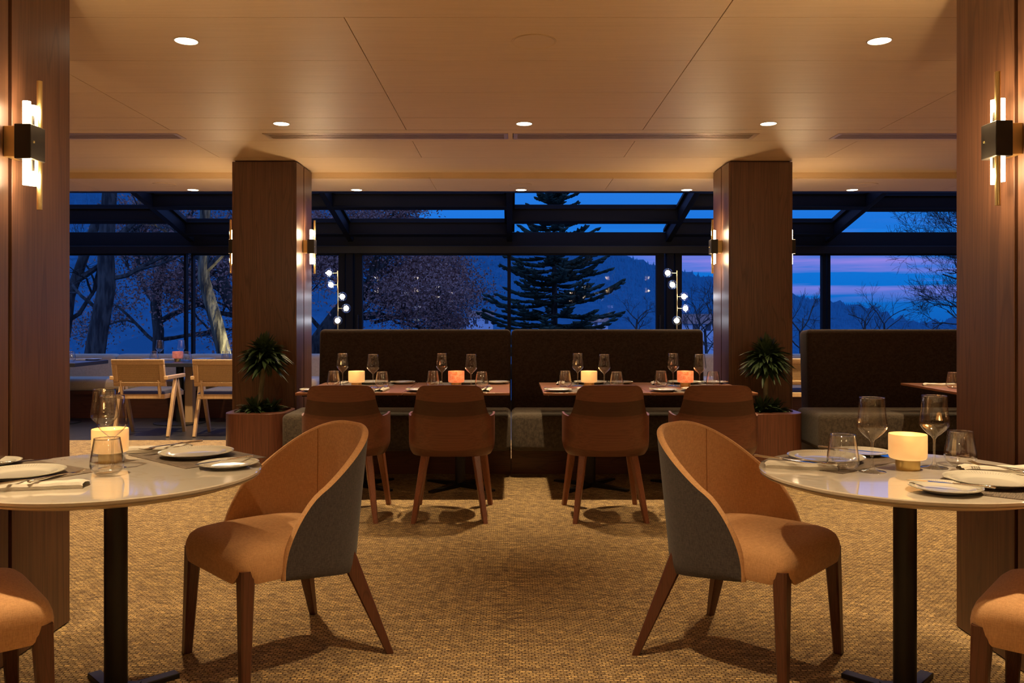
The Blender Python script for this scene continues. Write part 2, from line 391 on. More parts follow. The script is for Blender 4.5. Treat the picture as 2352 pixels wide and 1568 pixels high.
# linear vents
def make_vent():
    r = thing('linear_air_vent', None, 'air vent')
    L = 1.777; mb = MB(); g = .02
    for y0, y1 in ((0, g), (.19-g, .19)): mb.box(-L/2, L/2, y0, y1, -.003, .02)
    for x0, x1 in ((-L/2, -L/2+.03), (L/2-.03, L/2)): mb.box(x0, x1, g, .19-g, -.003, .02)
    mb.build('frame', M['vent'], r); MB().box(-L/2+.02, L/2-.02, g*.5, .185, .06, .065).build('backing', M['dark'], r)
    for k in range(4):
        y = .036+.036*k; MB().box(-L/2+.03, L/2-.03, y, y+.011, -.002, .006).build('slat', M['vent'], r)
    return r
KV = Kind(make_vent)
KV.put('long slotted vent left of the centre of the ceiling', None, (-.911, VY0, CEIL))
KV.put('long slotted vent right of the centre of the ceiling', None, (.906, VY0, CEIL))
KV.put('slotted ceiling vent at the right, cut off by the near right pillar', None, (3.26, VY0, CEIL))
KV.put('slotted ceiling vent at the far left behind the near pillar', None, (-3.31, VY0, CEIL))
# speakers (flush discs)
def make_speaker():
    r = thing('ceiling_speaker', None, 'speaker')
    MB().lathe([(.101, 0), (.109, -.003), (.109, .002)], 48).build('ring', M['ceil'], r, True)
    MB().lathe([(.0005, -.0015), (.099, -.0015), (.099, .002)], 48, close=False).build('grille', M['ceil'], r, True)
    return r
KS = Kind(make_speaker)
KS.put('flush round speaker in the ceiling between the two nearest lit downlights', None, (.11, 4.05, CEIL))
for x, l in ((-3.32, 'flush round speaker in the lowered soffit at the far left'), (.09, 'flush round speaker in the lowered soffit above the centre'), (3.40, 'flush round speaker in the lowered soffit at the right')):
    KS.put(l, None, (x, 8.0, ZS))
# downlights
def make_downlight():
    r = thing('downlight', None, 'ceiling light')
    MB().lathe([(.052, .0), (.0535, -.003), (.060, -.003), (.060, .003)], 40, close=False).build('trim_ring', M['rimglow'], r, True)
    MB().lathe([(.0005, -.0018), (.052, -.0018)], 40, close=False).build('lens', M['disc'], r)
    return r
KD = Kind(make_downlight)
def spot(x, y, z, e, size=1.22, blend=1.0, col=WARM, rad=.035):
    l = bpy.data.lights.new('downlight_beam', 'SPOT'); l.energy = e; l.color = col; l.spot_size = size; l.spot_blend = blend; l.shadow_soft_size = rad
    o = bpy.data.objects.new('downlight_beam', l); COL.objects.link(o); o.location = (0, 0, -.02); return o
seen = {(-1.57, 4.04): 'downlight high at the left, large and bright in the ceiling', (1.78, 4.04): 'downlight high at the right beside the near right pillar',
        (-1.58, 5.75): 'downlight left of the vents, above the left mid pillar', (.09, 5.75): 'downlight over the gap between the wooden tables', (1.77, 5.75): 'downlight right of the vents, above the right mid pillar',
        (-3.17, 8.33): 'downlight in the soffit at the far left', (-1.54, 8.33): 'downlight in the soffit just right of the left mid pillar', (.10, 8.33): 'downlight in the soffit at the centre',
        (1.75, 8.33): 'downlight in the soffit just left of the right mid pillar', (3.4, 8.33): 'downlight in the soffit right of the right mid pillar'}
rowsD = [(-2.8, 1.0), (-1.09, 1.0), (.62, .8), (2.33, .62), (4.04, .8), (5.75, 1.15)]  # the rows behind the viewer are added for ambient light
pos = []
for y, k in rowsD:
    for x in (-3.25, -1.57, .09, 1.77, 3.45):
        if abs(x-.09) < .01 and y == 4.04: continue
        xx = {(-1.57, 5.75): -1.58, (1.77, 4.04): 1.78}.get((x, y), x)
        pos.append((xx, y, CEIL, k))
for x in (-4.8, -3.17, -1.54, .10, 1.75, 3.4, 5.0): pos.append((x, 8.33, ZS, 1.5))
n = 0
for x, y, z, k in pos:
    lab = seen.get((x, y)); grp = None
    if lab is None:
        rw = {-2.8: 'added unseen row by the back wall', -1.09: 'added unseen second row from the back wall', .62: 'row above the viewer', 2.33: 'row over the marble tables', 4.04: 'row of the large bright downlights', 5.75: 'row over the wooden tables', 8.33: 'soffit row'}[y]
        cw = ['far left', 'left', 'centre', 'right', 'far right', 'leftmost', 'rightmost'][{-3.25: 0, -1.57: 1, .09: 2, 1.77: 3, 3.45: 4, -4.8: 5, 5.0: 6}[x]]
        lab = 'recessed downlight, %s one of the %s' % (cw, rw)
    d = KD.put(lab, grp, (x, y, z))
    e = E_SPOT*k
    if y < 2: e *= 1.0
    so = spot(x, y, z, e, 1.22 if y < 8 else 2.1); so.parent = d
# ================================================================== PILLARS
def pillar(name, x0, x1, y0, y1, label, gy, sc=1):
    r = thing(name, label, 'pillar', ((x0+x1)/2, (y0+y1)/2, 0))
    X = (x1-x0)/2; Y = (y1-y0)/2; g = gy-(y0+y1)/2; t = .02; top = CEIL-.012
    MB().box(-X+t, X-t, -Y+t, Y-t, 0, CEIL).build('core', M['groove'], r)
    for s in (-1, 1):
        a, c = (X-t, X) if s > 0 else (-X, -X+t)
        MB().box(a, c, -Y+.002, g-.0105, .004, top).build('side_panel', M['walnut'], r, bevel=.0015)
        MB().box(a, c, g+.0105, Y-.002, .004, top).build('side_panel', M['walnut'], r, bevel=.0015)
    MB().box(-X+t+.0005, X-t-.0005, -Y, -Y+t, .004, top).build('front_panel', M['walnut'], r, bevel=.0015)
    MB().box(-X+t+.0005, X-t-.0005, Y-t, Y, .004, top).build('back_panel', M['walnut'], r, bevel=.0015)
    return r
pillar('pillar', -2.362, -1.817, 7.075, 7.617, 'walnut clad pillar behind the left planter, mid room', 7.33)
pillar('pillar', 1.845, 2.385, 7.085, 7.63, 'walnut clad pillar behind the right planter, mid room', 7.34)
pillar('pillar', -2.55, -1.81, 2.62, 3.43, 'tall walnut pillar at the left edge of the frame, nearest', 3.02)
pillar('pillar', 1.797, 2.53, 2.58, 3.375, 'tall walnut pillar at the right edge of the frame, nearest', 2.975)
pillar('pillar', -2.42, -1.81, -1.62, -1.0, 'added walnut pillar behind the viewer at the left, out of the frame', -1.31)  # unseen pair, added to carry the lamps that brighten the ceiling
pillar('pillar', 1.80, 2.41, -1.62, -1.0, 'added walnut pillar behind the viewer at the right, out of the frame', -1.31)
# ================================================================== WALL LAMPS
def make_sconce():
    r = thing('wall_lamp', None, 'wall light')
    MB().box(0, .04, -.04, .04, -.055, .055).build('wall_mount', M['brass'], r, bevel=.002)
    MB().box(.04, .10, -.045, .05, -.062, .062).build('body', M['bronze'], r, bevel=.003)
    for y, a, c in ((-.014, .16, .155), (.024, .15, .15)):
        MB().tube([(.068, y, .06), (.068, y, .06+.088*a/.16)], .0135, 20).build('glowing_tube', M['tubeglow'], r, True)
        MB().tube([(.068, y, -.06), (.068, y, -.06-.092*c/.155)], .0135, 20).build('glowing_tube', M['tubeglow'], r, True)
    MB().tube([(.086, .036, -.235), (.086, .036, .235)], .0095, 18).build('rod', M['brass_b'], r, True)
    for sg in (-1, 1): MB().tube([(.080, .004, sg*.06), (.080, .004, sg*.10)], .0065, 12).build('socket', M['bronze'], r, True)
    b = MB().tube([(.0995, -.025, 0), (.102, -.025, 0)], .004, 12).build('screw', M['brass'], r, True)
    return r
KL = Kind(make_sconce)
def sconce(loc, rz, label, e=1.0):
    r = KL.put(label, None, loc, rz)
    for s in (-1, 1):
        l = bpy.data.lights.new('tube_light', 'POINT'); l.energy = E_SCONCE*e; l.color = (1, .70, .38); l.shadow_soft_size = .02
        o = bpy.data.objects.new('tube_light', l); COL.objects.link(o); o.parent = r; o.location = (.115, 0, s*.12)
    return r
zS = 1.875
sconce((-1.81, 3.02, zS), 0, 'wall lamp of glowing tubes on the nearest left pillar')
sconce((1.797, 2.975, zS), PI, 'wall lamp of glowing tubes on the nearest right pillar')
sconce((-1.817, 7.33, zS), 0, 'wall lamp on the right face of the left mid pillar')
sconce((1.845, 7.34, zS), PI, 'wall lamp on the left face of the right mid pillar')
sconce((-2.362, 7.33, zS), PI, 'wall lamp mostly hidden on the left face of the left mid pillar')
sconce((2.385, 7.34, zS), 0, 'wall lamp mostly hidden on the right face of the right mid pillar')
sconce((-2.55, 3.02, zS), PI, 'wall lamp on the outer face of the nearest left pillar, out of view')
sconce((2.53, 2.975, zS), 0, 'wall lamp on the outer face of the nearest right pillar, out of view')
sconce((-1.81, -1.31, zS), 0, 'added wall lamp on the unseen pillar behind the viewer at the left', .5)  # unseen lamps behind the viewer, added to light the ceiling
sconce((1.80, -1.31, zS), PI, 'added wall lamp on the unseen pillar behind the viewer at the right', .5)
# ================================================================== GLAZED EXTENSION
ZH = 2.278; SL = .225
def zb(y): return ZH+SL*(11.2-y)
RX = [-8.54, -6.41, -4.28, -2.15, -.02, 2.11, 4.24, 6.37, 8.5]
for k, x in enumerate(RX):
    if abs(x) > XW: continue
    a, c = 8.54, YG
    mb = MB(); ww = .035
    vs = [(x+s*ww, y, zb(y)+dz) for s in (-1, 1) for (y, dz) in ((a, 0), (c, 0), (c, .235), (a, .235))]
    mb.add(vs, [(0, 1, 2, 3), (7, 6, 5, 4), (0, 4, 5, 1), (1, 5, 6, 2), (2, 6, 7, 3), (3, 7, 4, 0)])
    # glazing ledge on both sides
    for s in (-1, 1):
        q = [(x+s*ww, y, zb(y)+dz) for y in (a, c) for dz in (.145, .185)]+[(x+s*(ww+.03), y, zb(y)+dz) for y in (a, c) for dz in (.145, .185)]
        mb.add(q, [(0, 1, 3, 2), (4, 6, 7, 5), (0, 4, 5, 1), (2, 3, 7, 6), (0, 2, 6, 4), (1, 5, 7, 3)])
    struct(mb.build('trim_%d' % (k+2), M['frame'], bevel=.003))
bays = []
for k in range(len(RX)-1):
    x0 = max(RX[k]+.035, -XW); x1 = min(RX[k+1]-.035, XW)
    if x1-x0 < .3: continue
    mid = (x0+x1)/2
    ys = {-7.3: [9.91, 10.9], -5.3: [9.3, 10.4], -3.2: [9.91, 10.9], -1.1: [9.91, 10.9], 1.0: [9.3, 10.4], 3.2: [9.91, 10.9], 5.3: [8.9, 9.97], 7.3: [9.3, 10.4]}
    key = min(ys, key=lambda q: abs(q-mid)); bays.append((x0, x1, ys[key]))
wn = 1
for x0, x1, ps in bays:
    r = struct(MB().grid(lambda u, v: (x0+(x1-x0)*u, 8.54+(YG-8.54)*v, zb(8.54+(YG-8.54)*v)+.19), 2, 2).build('window_%d' % wn, M['pane'])); wn += 1
    for y in ps:
        mb = MB(); th = .10
        vs = [(x, yy, zb(yy)+dz) for x in (x0, x1) for (yy, dz) in ((y, 0), (y+th, 0), (y+th, .21), (y, .21))]
        mb.add(vs, [(0, 1, 2, 3), (7, 6, 5, 4), (0, 4, 5, 1), (1, 5, 6, 2), (2, 6, 7, 3), (3, 7, 4, 0)])
        mb.box(x0, x1, y-.03, y+.001, zb(y)+.15, zb(y)+.165)
        mb.box(x0, x1, y-.012, y+.001, zb(y)+.0, zb(y)+.012)
        o = mb.build('purlin', M['frame'], r, bevel=.003)
# header beam
struct(MB().box(-XW, XW, YG-.05, YG+.16, 2.13, zb(YG)+.14).build('trim_20', M['frame'], bevel=.004))
struct(MB().box(-XW, XW, YG-.09, YG-.049, 2.12, 2.22).build('trim_21', M['black'], bevel=.004))
struct(MB().box(-XW, XW, YG-.05, YG+.16, 0, .10).build('trim_22', M['frame']))
# window panes with their frames
def pane(x0, x1, wl, wr, top=.03):
    global wn
    z0, z1 = .10, 2.13
    r = struct(MB().box(x0+wl-.004, x1-wr+.004, YG+.02, YG+.035, z0+.04, z1-top+.004).build('window_%d' % wn, M['pane'])); wn += 1
    mb = MB(); mb.box(x0, x0+wl, YG-.03, YG+.06, z0, z1); mb.box(x1-wr, x1, YG-.03, YG+.06, z0, z1)
    mb.box(x0+wl, x1-wr, YG-.03, YG+.06, z1-top, z1); mb.box(x0+wl, x1-wr, YG-.03, YG+.06, z0, z0+.05)
    mb.build('window_frame', M['frame'], r, bevel=.003); return r
def px(x): return (x-VX)*(YG)/F
pane(-XW, px(429), .05, .03); pane(px(437)+.02, px(793), .03, .085)
pane(px(815), px(1169.5), .105, .024); pane(px(1169.5)+.0005, px(1525), .022, .105)
pane(px(1550), px(1899)-.02, .09, .05); pane(px(1899)+.0, XW, .04, .05)
for x in (px(804), px(1538)):
    struct(MB().box(x-.055, x+.055, YG-.06, YG+.1, 0, 2.13).build('trim_%d' % (30+int(x > 0)), M['frame'], bevel=.012))
def handle(x, label):
    r = thing('door_handle', label, 'handle', (x, YG-.03, 1.0))
    MB().tube([(0, -.06, -.02), (0, -.06, .30)], .013, 12).build('grip', M['black'], r, True)
    MB().tube([(0, 0, .02), (0, -.06, .02)], .009, 10).build('stay', M['black'], r, True)
    MB().tube([(0, 0, .26), (0, -.06, .26)], .009, 10).build('stay', M['black'], r, True)
handle(px(824), 'black upright pull handle on the sliding door left of centre'); handle(px(1514), 'black upright pull handle on the sliding door right of centre')
# ================================================================== TUB CHAIRS (front)
def interp(t, ks):
    for (a, va), (c, vc) in zip(ks, ks[1:]):
        if t <= c:
            q = (t-a)/(c-a) if c > a else 0; return va+(vc-va)*q
    return ks[-1][1]
def sq_leg(mb, p0, p1, a, c, tw=0, n=6):
    """tapered rounded-square leg from top p0 (half width a) to foot p1 (half width c)"""
    p0, p1 = Vector(p0), Vector(p1); rings = []
    base = [(-1, -.72), (-.72, -1), (.72, -1), (1, -.72), (1, .72), (.72, 1), (-.72, 1), (-1, .72)]
    vs = []; fs = []
    for i in range(n+1):
        q = i/n; p = p0.lerp(p1, q); r = a+(c-a)*q
        for bx, by in base:
            x, y = bx*r, by*r; x, y = x*math.cos(tw)-y*math.sin(tw), x*math.sin(tw)+y*math.cos(tw)
            vs.append((p.x+x, p.y+y, p.z))
    for i in range(n):
        for k in range(8):
            k2 = (k+1) % 8; fs.append((i*8+k, i*8+k2, (i+1)*8+k2, (i+1)*8+k)[::-1])
    fs.append(tuple(range(8))); fs.append(tuple(range(n*8+7, n*8-1, -1)))
    return mb.add(vs, fs)
def tub_plan(s, wd, yb, y0=.115, yc=-.02, e=2.25):
    """s -1..1 round the shell; returns x, y. s=0 at the back"""
    sg = 1 if s >= 0 else -1; a = abs(s); st = .17
    if a > 1-st:
        q = (a-(1-st))/st; return (sg*wd*(1-.03*q*q), yc+(y0-yc)*q)
    th = (a/(1-st))*PI/2
    return (sg*wd*abs(math.sin(th))**(2/e), yc-(yc-yb)*abs(math.cos(th))**(2/e))
def make_tub():
    r = thing('dining_chair', None, 'chair')
    SS = []; nn = 72
    for i in range(nn+1):
        q = -1+2*i/nn; SS.append(math.copysign(1-(1-abs(q))**1.25 if abs(q) > .0 else 0, q) if False else q)
    ends = [1-.0004, 1-.001, 1-.002, 1-.004, 1-.008, 1-.012, 1-.065, 1-.018, 1-.032, 1-.05]
    SS = sorted(set([round(x, 4) for x in SS]+[1.0, -1.0]+[e for e in ends]+[-e for e in ends]))
    def ztop(s):
        a = 1-abs(s); base = .555+.268*math.sin(PI/2*min(1, (a/.93))**.92)**1.12
        if a < .17: k = (.17-a)/.17; base -= (1-math.sqrt(max(0, 1-k*k)))*(base-.372)
        return base
    def zbot(s):
        a = 1-abs(s); return .345-.035*min(1, a/.5)
    def surf(s, v, off):
        zt, z0 = ztop(s), zbot(s); z = z0+(zt-z0)*v
        hgt = max(0, (z-.31)/.51); wd = .262+.016*hgt; yb = -.262-.062*hgt**1.1
        wd2 = wd+off; yb2 = yb-off
        x, y = tub_plan(s, wd2, yb2)
        a = 1-abs(s)
        y += .0
        if v < .12: # tuck under at the bottom
            k = (1-v/.12)**2; x *= 1-.03*k; y *= 1-.03*k
        return Vector((x, y, z))
    V = [0, .03, .07, .12, .2, .3, .42, .55, .68, .8, .9, .96, 1.0]
    def sheet(off, flip):
        mb = MB(); vs = [surf(s, v, off) for s in SS for v in V]; fs = []
        m = len(V)
        for i in range(len(SS)-1):
            for j in range(m-1):
                q = (i*m+j, (i+1)*m+j, (i+1)*m+j+1, i*m+j+1); fs.append(q[::-1] if flip else q)
        return mb.add(vs, fs)
    T = .024
    outer = sheet(0, True)
    # close bottom edge of outer shell to the inner one
    m = len(V)
    mb = outer; n0 = len(mb.v)
    for s in SS: mb.v.append(tuple(surf(s, 0, -T)))
    for i in range(len(SS)-1): mb.f.append((i*m, (i+1)*m, n0+i+1, n0+i))
    outer.build('outer_shell', M['charcoal'], r, True)['label'] = 'charcoal linen outer shell'
    sheet(-T, False).build('backrest', M['tan'], r, True)['label'] = 'tan linen inner back'
    # padded rim: bulging strip between the inner and outer sheets
    mb = MB(); prof = [(0, 0), (.15, .5), (.35, .85), (.6, 1), (.85, .75), (1, 0)]; vs = []; fs = []
    path = [(SS[0], v) for v in V[:-1]]+[(s, 1.0) for s in SS]+[(SS[-1], v) for v in reversed(V[:-1])]
    for s, v in path:
        po, pi = surf(s, v, .0005), surf(s, v, -T-.0005)
        endk = 1 if v < 1 else 0
        up = Vector((0, 1, 0)) if endk else Vector((0, 0, 1))
        if v == 1.0 and abs(s) > .93: up = Vector((0, (abs(s)-.93)/.07, 1)).normalized()
        for a, h in prof: vs.append(po.lerp(pi, a)+up*h*.011)
    k = len(prof)
    for i in range(len(path)-1):
        for j in range(k-1): fs.append((i*k+j, i*k+j+1, (i+1)*k+j+1, (i+1)*k+j)[::-1])
    mb.add(vs, fs).build('rim', M['tan'], r, True)
    # centre seam lines of inner back
    for sq in (-.34, .34):
        pts = [surf(sq*(.72+.28*v), v, -T-.0008) for v in V[2:]]
        MB().tube(pts, .0016, 5).build('seam', M['tanseam'], r, True)
    # seat cushion
    mb = MB(); n = 96; lev = [(0.0, 'b'), (.15, ''), (.5, ''), (.8, ''), (.93, ''), (1.0, '')]
    def outl(k, ins=0):
        th = 2*PI*k/n; c_, s_ = math.cos(th), math.sin(th); e = 8.5 if s_ > 0 else 2.6
        x = abs(c_)**(2/e)*math.copysign(1, c_); y = abs(s_)**(2/e)*math.copysign(1, s_)
        wd = .246-.004*max(0, -y) if y < .5 else .246+.004*(y-.5)/.5
        return Vector(((wd-ins)*x, .012+(.268-ins)*y if y > 0 else .012+(.235-ins)*y, 0))
    rings = []
    prof = [(.355, .004), (.37, .0), (.40, -.001), (.435, .002), (.455, .010), (.468, .026), (.476, .055), (.482, .10), (.486, .17), (.487, .23)]
    for z, ins in prof:
        ring = []
        for k in range(n):
            p = outl(k, ins)
            if z < .43 and p.y > 0:
                cx, cy = .238, .268; d = math.hypot(abs(p.x)-cx, p.y-cy); lift = .050*max(0, 1-d/.05)**.8
                zz = max(z, .355+lift) if z < .36 else z+(.43-z)/.075*lift*.9*(1 if z < .43 else 0)
            else: zz = z
            if z > .43 and p.y > .1: zz -= .010*((p.y-.1)/.17)**2
            ring.append(Vector((p.x, p.y, zz)))
        rings.append(ring)
    vs = [p for ring in rings for p in ring]; fs = []
    for i in range(len(rings)-1):
        for k in range(n):
            k2 = (k+1) % n; fs.append((i*n+k, i*n+k2, (i+1)*n+k2, (i+1)*n+k))
    vs.append(Vector((0, .01, .488))); c = len(vs)-1
    for k in range(n): fs.append(((len(rings)-1)*n+k, (len(rings)-1)*n+(k+1) % n, c))
    vs.append(Vector((0, .01, .356))); c2 = len(vs)-1
    for k in range(n): fs.append(((k+1) % n, k, c2))
    mb.add(vs, fs).build('seat', M['tan'], r, True)['label'] = 'tan linen seat'
    # legs
    for s in (-1, 1):
        sq_leg(MB(), (s*.217, .241, .402), (s*.238, .256, 0), .0255, .0155, 0).build('leg', M['legwood'], r, True)
    for s in (-1, 1):
        sq_leg(MB(), (s*.172, -.170, .385), (s*.280, -.295, 0), .033, .0135, s*.5).build('leg', M['legwood'], r, True)
    return r
KT = Kind(make_tub)
TL = (-1.305, 2.76); TR = (1.30, 2.76)
g = 'tub chairs at the marble tables'
KT.put('tan and charcoal tub chair pulled out right of the left marble table', g, (-.858, 3.115, 0), math.atan2(-.68, -.73)-PI/2)
KT.put('tan and charcoal tub chair pulled out left of the right marble table', g, (.868, 3.105, 0), math.atan2(-.67, .74)-PI/2)
KT.put('tub chair cut off at the bottom left corner, only its seat corner showing', g, (-1.62, 2.31, 0), math.atan2(.66, .75)-PI/2)
KT.put('tub chair cut off at the bottom right corner, only its seat corner showing', g, (1.62, 2.30, 0), math.atan2(.66, -.75)-PI/2)
# ================================================================== WOOD SHELL CHAIRS
def make_shell():
    r = thing('dining_chair', None, 'chair')   # faces +y
    nn = 80; SS = [-1+2*i/nn for i in range(nn+1)]
    SS = sorted(set([round(x, 4) for x in SS]+[.985, .995, -.985, -.995]+[(k*.012+.2)*q_ for k in range(34) for q_ in (-1, 1)]+[.99, -.99]))
    def ztop(s):
        a = abs(s)
        if a < .22: return .840-.004*(a/.22)**2
        if a < .40: k = (a-.22)/.18; return .836-.080*(1-math.sqrt(max(0, 1-k*k)))
        if a < .58: k = (a-.40)/.18; return .756+(.641-.756)*(1-(1-k)**2.4)
        z = .640+.006*math.sin((a-.58)*4)
        if a > .92: z -= .03*((a-.92)/.08)**2
        return z
    def zbot(s):
        a = abs(s); return .392+.012*a**4+(.05*((a-.86)/.14)**2 if a > .86 else 0)
    def surf(s, v, off):
        z0, zt = zbot(s), ztop(s); z = z0+(zt-z0)*v; hq = (z-.39)/.45
        wd = .272; yb = -.205-.035*hq-.035*max(0, hq-.45)
        k = max(0, 1-(z-.392)/.07)**2; wd -= .026*k; yb += .026*k
        x, y = tub_plan(s, wd+off, yb-off, .13, 0.0, 2.9); return Vector((x, y, z))
    V = [0, .02, .05, .1, .18, .3, .42, .55, .68, .8, .9, .97, 1]
    m = len(V); T = .013; mb = MB()
    for off, flip in ((0, True), (-T, False)):
        vs = [surf(s, v, off) for s in SS for v in V]; fs = []
        for i in range(len(SS)-1):
            for j in range(m-1):
                q = (i*m+j, (i+1)*m+j, (i+1)*m+j+1, i*m+j+1); fs.append(q[::-1] if flip else q)
        mb.add(vs, fs)
    K = len(SS)*m
    for i in range(len(SS)-1):
        mb.f.append((i*m, (i+1)*m, K+(i+1)*m, K+i*m)); mb.f.append(((i+1)*m+m-1, i*m+m-1, K+i*m+m-1, K+(i+1)*m+m-1))
    for i in (0, len(SS)-1):
        for j in range(m-1):
            q = (i*m+j, i*m+j+1, K+i*m+j+1, K+i*m+j); mb.f.append(q if i else q[::-1])
    mb.build('backrest', M['ply'], r, True)['label'] = 'curved plywood shell with darker bands'
    mb = MB()
    mb.lathe([(.0005, .405), (.17, .405), (.195, .415), (.205, .44), (.195, .47), (.17, .482), (.0005, .488)], 40, close=False)
    o = mb.build('seat', M['charcoal'], r, True)
    for v in o.data.vertices: v.co.y = v.co.y*1.05+.04
    for s in (-1, 1):
        sq_leg(MB(), (s*.155, -.13, .41), (s*.218, -.255, 0), .024, .0145, s*.35).build('leg', M['cherry'], r, True)
        sq_leg(MB(), (s*.185, .20, .41), (s*.238, .262, 0), .024, .0145, -s*.35).build('leg', M['cherry'], r, True)
    return r
KC = Kind(make_shell)
g = 'wooden shell chairs at the banquette tables'
for x, rz, l in ((-1.05, .03, 'bent wood shell armchair, leftmost of the four, behind the left tub chair'), (-.376, .0, 'bent wood shell armchair standing alone left of the centre aisle gap'),
                 (.60, .03, 'bent wood shell armchair just right of the centre aisle gap'), (1.285, -.07, 'bent wood shell armchair, rightmost of the four, behind the right tub chair')):
    KC.put(l, g, (x, 5.335, 0), rz)
# ================================================================== CANE CHAIRS
def make_cane():
    r = thing('dining_chair', None, 'chair')
    mb = MB(); w2 = .275; yb = -.245; tilt = .05
    def B(x0, x1, z0, z1, y0=-.018, y1=.018):
        vs = []
        for z in (z0, z1):
            for y in (y0, y1):
                for x in (x0, x1): vs.append((x, yb+y-(z-.53)*.22, z))
        mb.add(vs, [(0, 2, 3, 1), (4, 5, 7, 6), (0, 1, 5, 4), (2, 6, 7, 3), (0, 4, 6, 2), (1, 3, 7, 5)])
    B(-w2, w2, .765, .82); B(-w2, w2, .535, .58); B(-w2, -w2+.055, .58, .765); B(w2-.055, w2, .58, .765)
    mb.build('back_frame', M['oak'], r, bevel=.006)
    mb = MB(); q = [(-w2+.055, .58), (w2-.055, .58), (w2-.055, .765), (-w2+.055, .765)]
    for yy in (-.006, .006): mb.add([(x, yb+yy-(z-.53)*.22, z) for x, z in q], [(0, 1, 2, 3)])
    mb.build('cane_panel', M['cane'], r)
    MB().box(-.255, .255, -.24, .27, .40, .452).build('seat_frame', M['oak'], r, bevel=.006)
    mb = MB(); mb.grid(lambda u, v: Vector(((u-.5)*.5, -.235+v*.5, .453+.045*(min(1, 8*u, 8*(1-u), 8*v, 8*(1-v)))**.5)), 24, 24)
    mb.box(-.25, .25, -.235, .265, .4525, .456); mb.build('seat_cushion', M['navy'], r, True)
    for s in (-1, 1):
        x = s*.285
        def bar(p0, p1, a, c, th=.017):
            p0, p1 = Vector(p0), Vector(p1); t = (p1-p0).normalized(); nrm = Vector((0, t.z, -t.y)); vs = []
            for p, w_ in ((p0, a), (p1, c)):
                for sx_ in (-1, 1):
                    for k in (-1, 1): vs.append(p+Vector((sx_*th, 0, 0))+nrm*k*w_)
            return MB().add(vs, [(0, 1, 3, 2), (4, 6, 7, 5), (0, 4, 5, 1), (2, 3, 7, 6), (0, 2, 6, 4), (1, 5, 7, 3)])
        bar((x, -.02, .62), (x, -.235, 0), .030, .017).build('leg', M['oak'], r, bevel=.004)
        bar((x, -.02, .62), (x, .215, 0), .030, .017).build('leg', M['oak'], r, bevel=.004)
        MB().box(x-.022, x+.022, -.29, .19, .605, .645).build('armrest', M['oak'], r, bevel=.006)
        MB().tube([(s*.255, -.06, .425), (s*.27, -.06, .425)], .02, 8).build('joint', M['oak'], r)
        MB().tube([(s*.20, -.225, .41), (s*.20, -.262, .60)], .018, 6).build('back_strut', M['oak'], r)
    return r
KJ = Kind(make_cane)
g = 'cane backed chairs by the far windows'
KJ.put('pale oak armchair with cane back at the far left, whole in view', g, (-3.905, 9.05, 0))
KJ.put('pale oak armchair with cane back, half hidden by the left mid pillar', g, (-3.05, 9.03, 0))
KJ.put('pale oak cane chair glimpsed right of the right mid pillar', g, (3.17, 9.25, 0))
# ================================================================== TABLES
def make_marble():
    r = thing('round_table', None, 'table')
    R_ = .462
    MB().lathe([(R_-.006, -.014), (R_, -.010), (R_, -.003), (R_-.003, 0), (.0005, 0)], 128, c=(0, 0, ZT), close=False).build('tabletop', M['marble'], r, True)
    MB().lathe([(.0005, -.034), (R_-.05, -.034), (R_-.008, -.021), (R_-.003, -.016), (R_-.006, -.0135), (.0005, -.0135)], 128, c=(0, 0, ZT), close=False).build('tabletop_edge', M['rim'], r, True)
    MB().lathe([(.036, .02), (.036, ZT-.034)], 40).build('pole', M['black'], r, True)
    mb = MB()
    for k in range(4):
        a = PI/4+k*PI/2+.0; Mx = Matrix.Rotation(a, 4, 'Z'); mb.box(-.022, .205, -.022, .022, .0, .018, Mx)
    mb.box(-.06, .06, -.06, .06, .001, .022)
    mb.build('base', M['black'], r, bevel=.003); return r
KM = Kind(make_marble)
KM.put('round white marble table on a black post, at the left front', 'round marble tables', (*TL, 0))
KM.put('round white marble table on a black post, at the right front', 'round marble tables', (*TR, 0))
def make_square():
    r = thing('dining_table', None, 'table')
    MB().box(-.3675, .3675, -.47, .47, ZT-.018, ZT).build('tabletop', M['tabletop'], r, bevel=.003)
    MB().box(-.33, .33, -.43, .43, ZT-.03, ZT-.0182).build('underframe', M['black'], r)
    MB().lathe([(.038, .02), (.038, ZT-.03)], 24).build('pole', M['black'], r, True)
    mb = MB()
    for k in range(4):
        Mx = Matrix.Rotation(PI/4+k*PI/2+.12, 4, 'Z')
        mb.add([Mx @ Vector(p) for p in ((0, -.03, 0), (.32, -.02, 0), (.32, .02, 0), (0, .03, 0), (0, -.03, .035), (.32, -.02, .014), (.32, .02, .014), (0, .03, .035))],
               [(3, 2, 1, 0), (4, 5, 6, 7), (0, 1, 5, 4), (1, 2, 6, 5), (2, 3, 7, 6), (3, 0, 4, 7)])
    mb.build('base', M['black'], r); return r
KQ = Kind(make_square)
YT = 6.215
SQ = [(-1.118, 'wooden table leftmost of the four before the dark banquette'), (-.378, 'wooden table second from the left, its right edge at the centre gap'),
      (.59, 'wooden table third from the left, its left edge at the centre gap'), (1.33, 'wooden table rightmost of the four before the dark banquette')]
for x, l in SQ: KQ.put(l, 'wooden banquette tables', (x, YT, 0))
KQ.put('wooden table at the right, half hidden by the nearest right pillar', 'wooden banquette tables', (3.46, 6.17, 0))
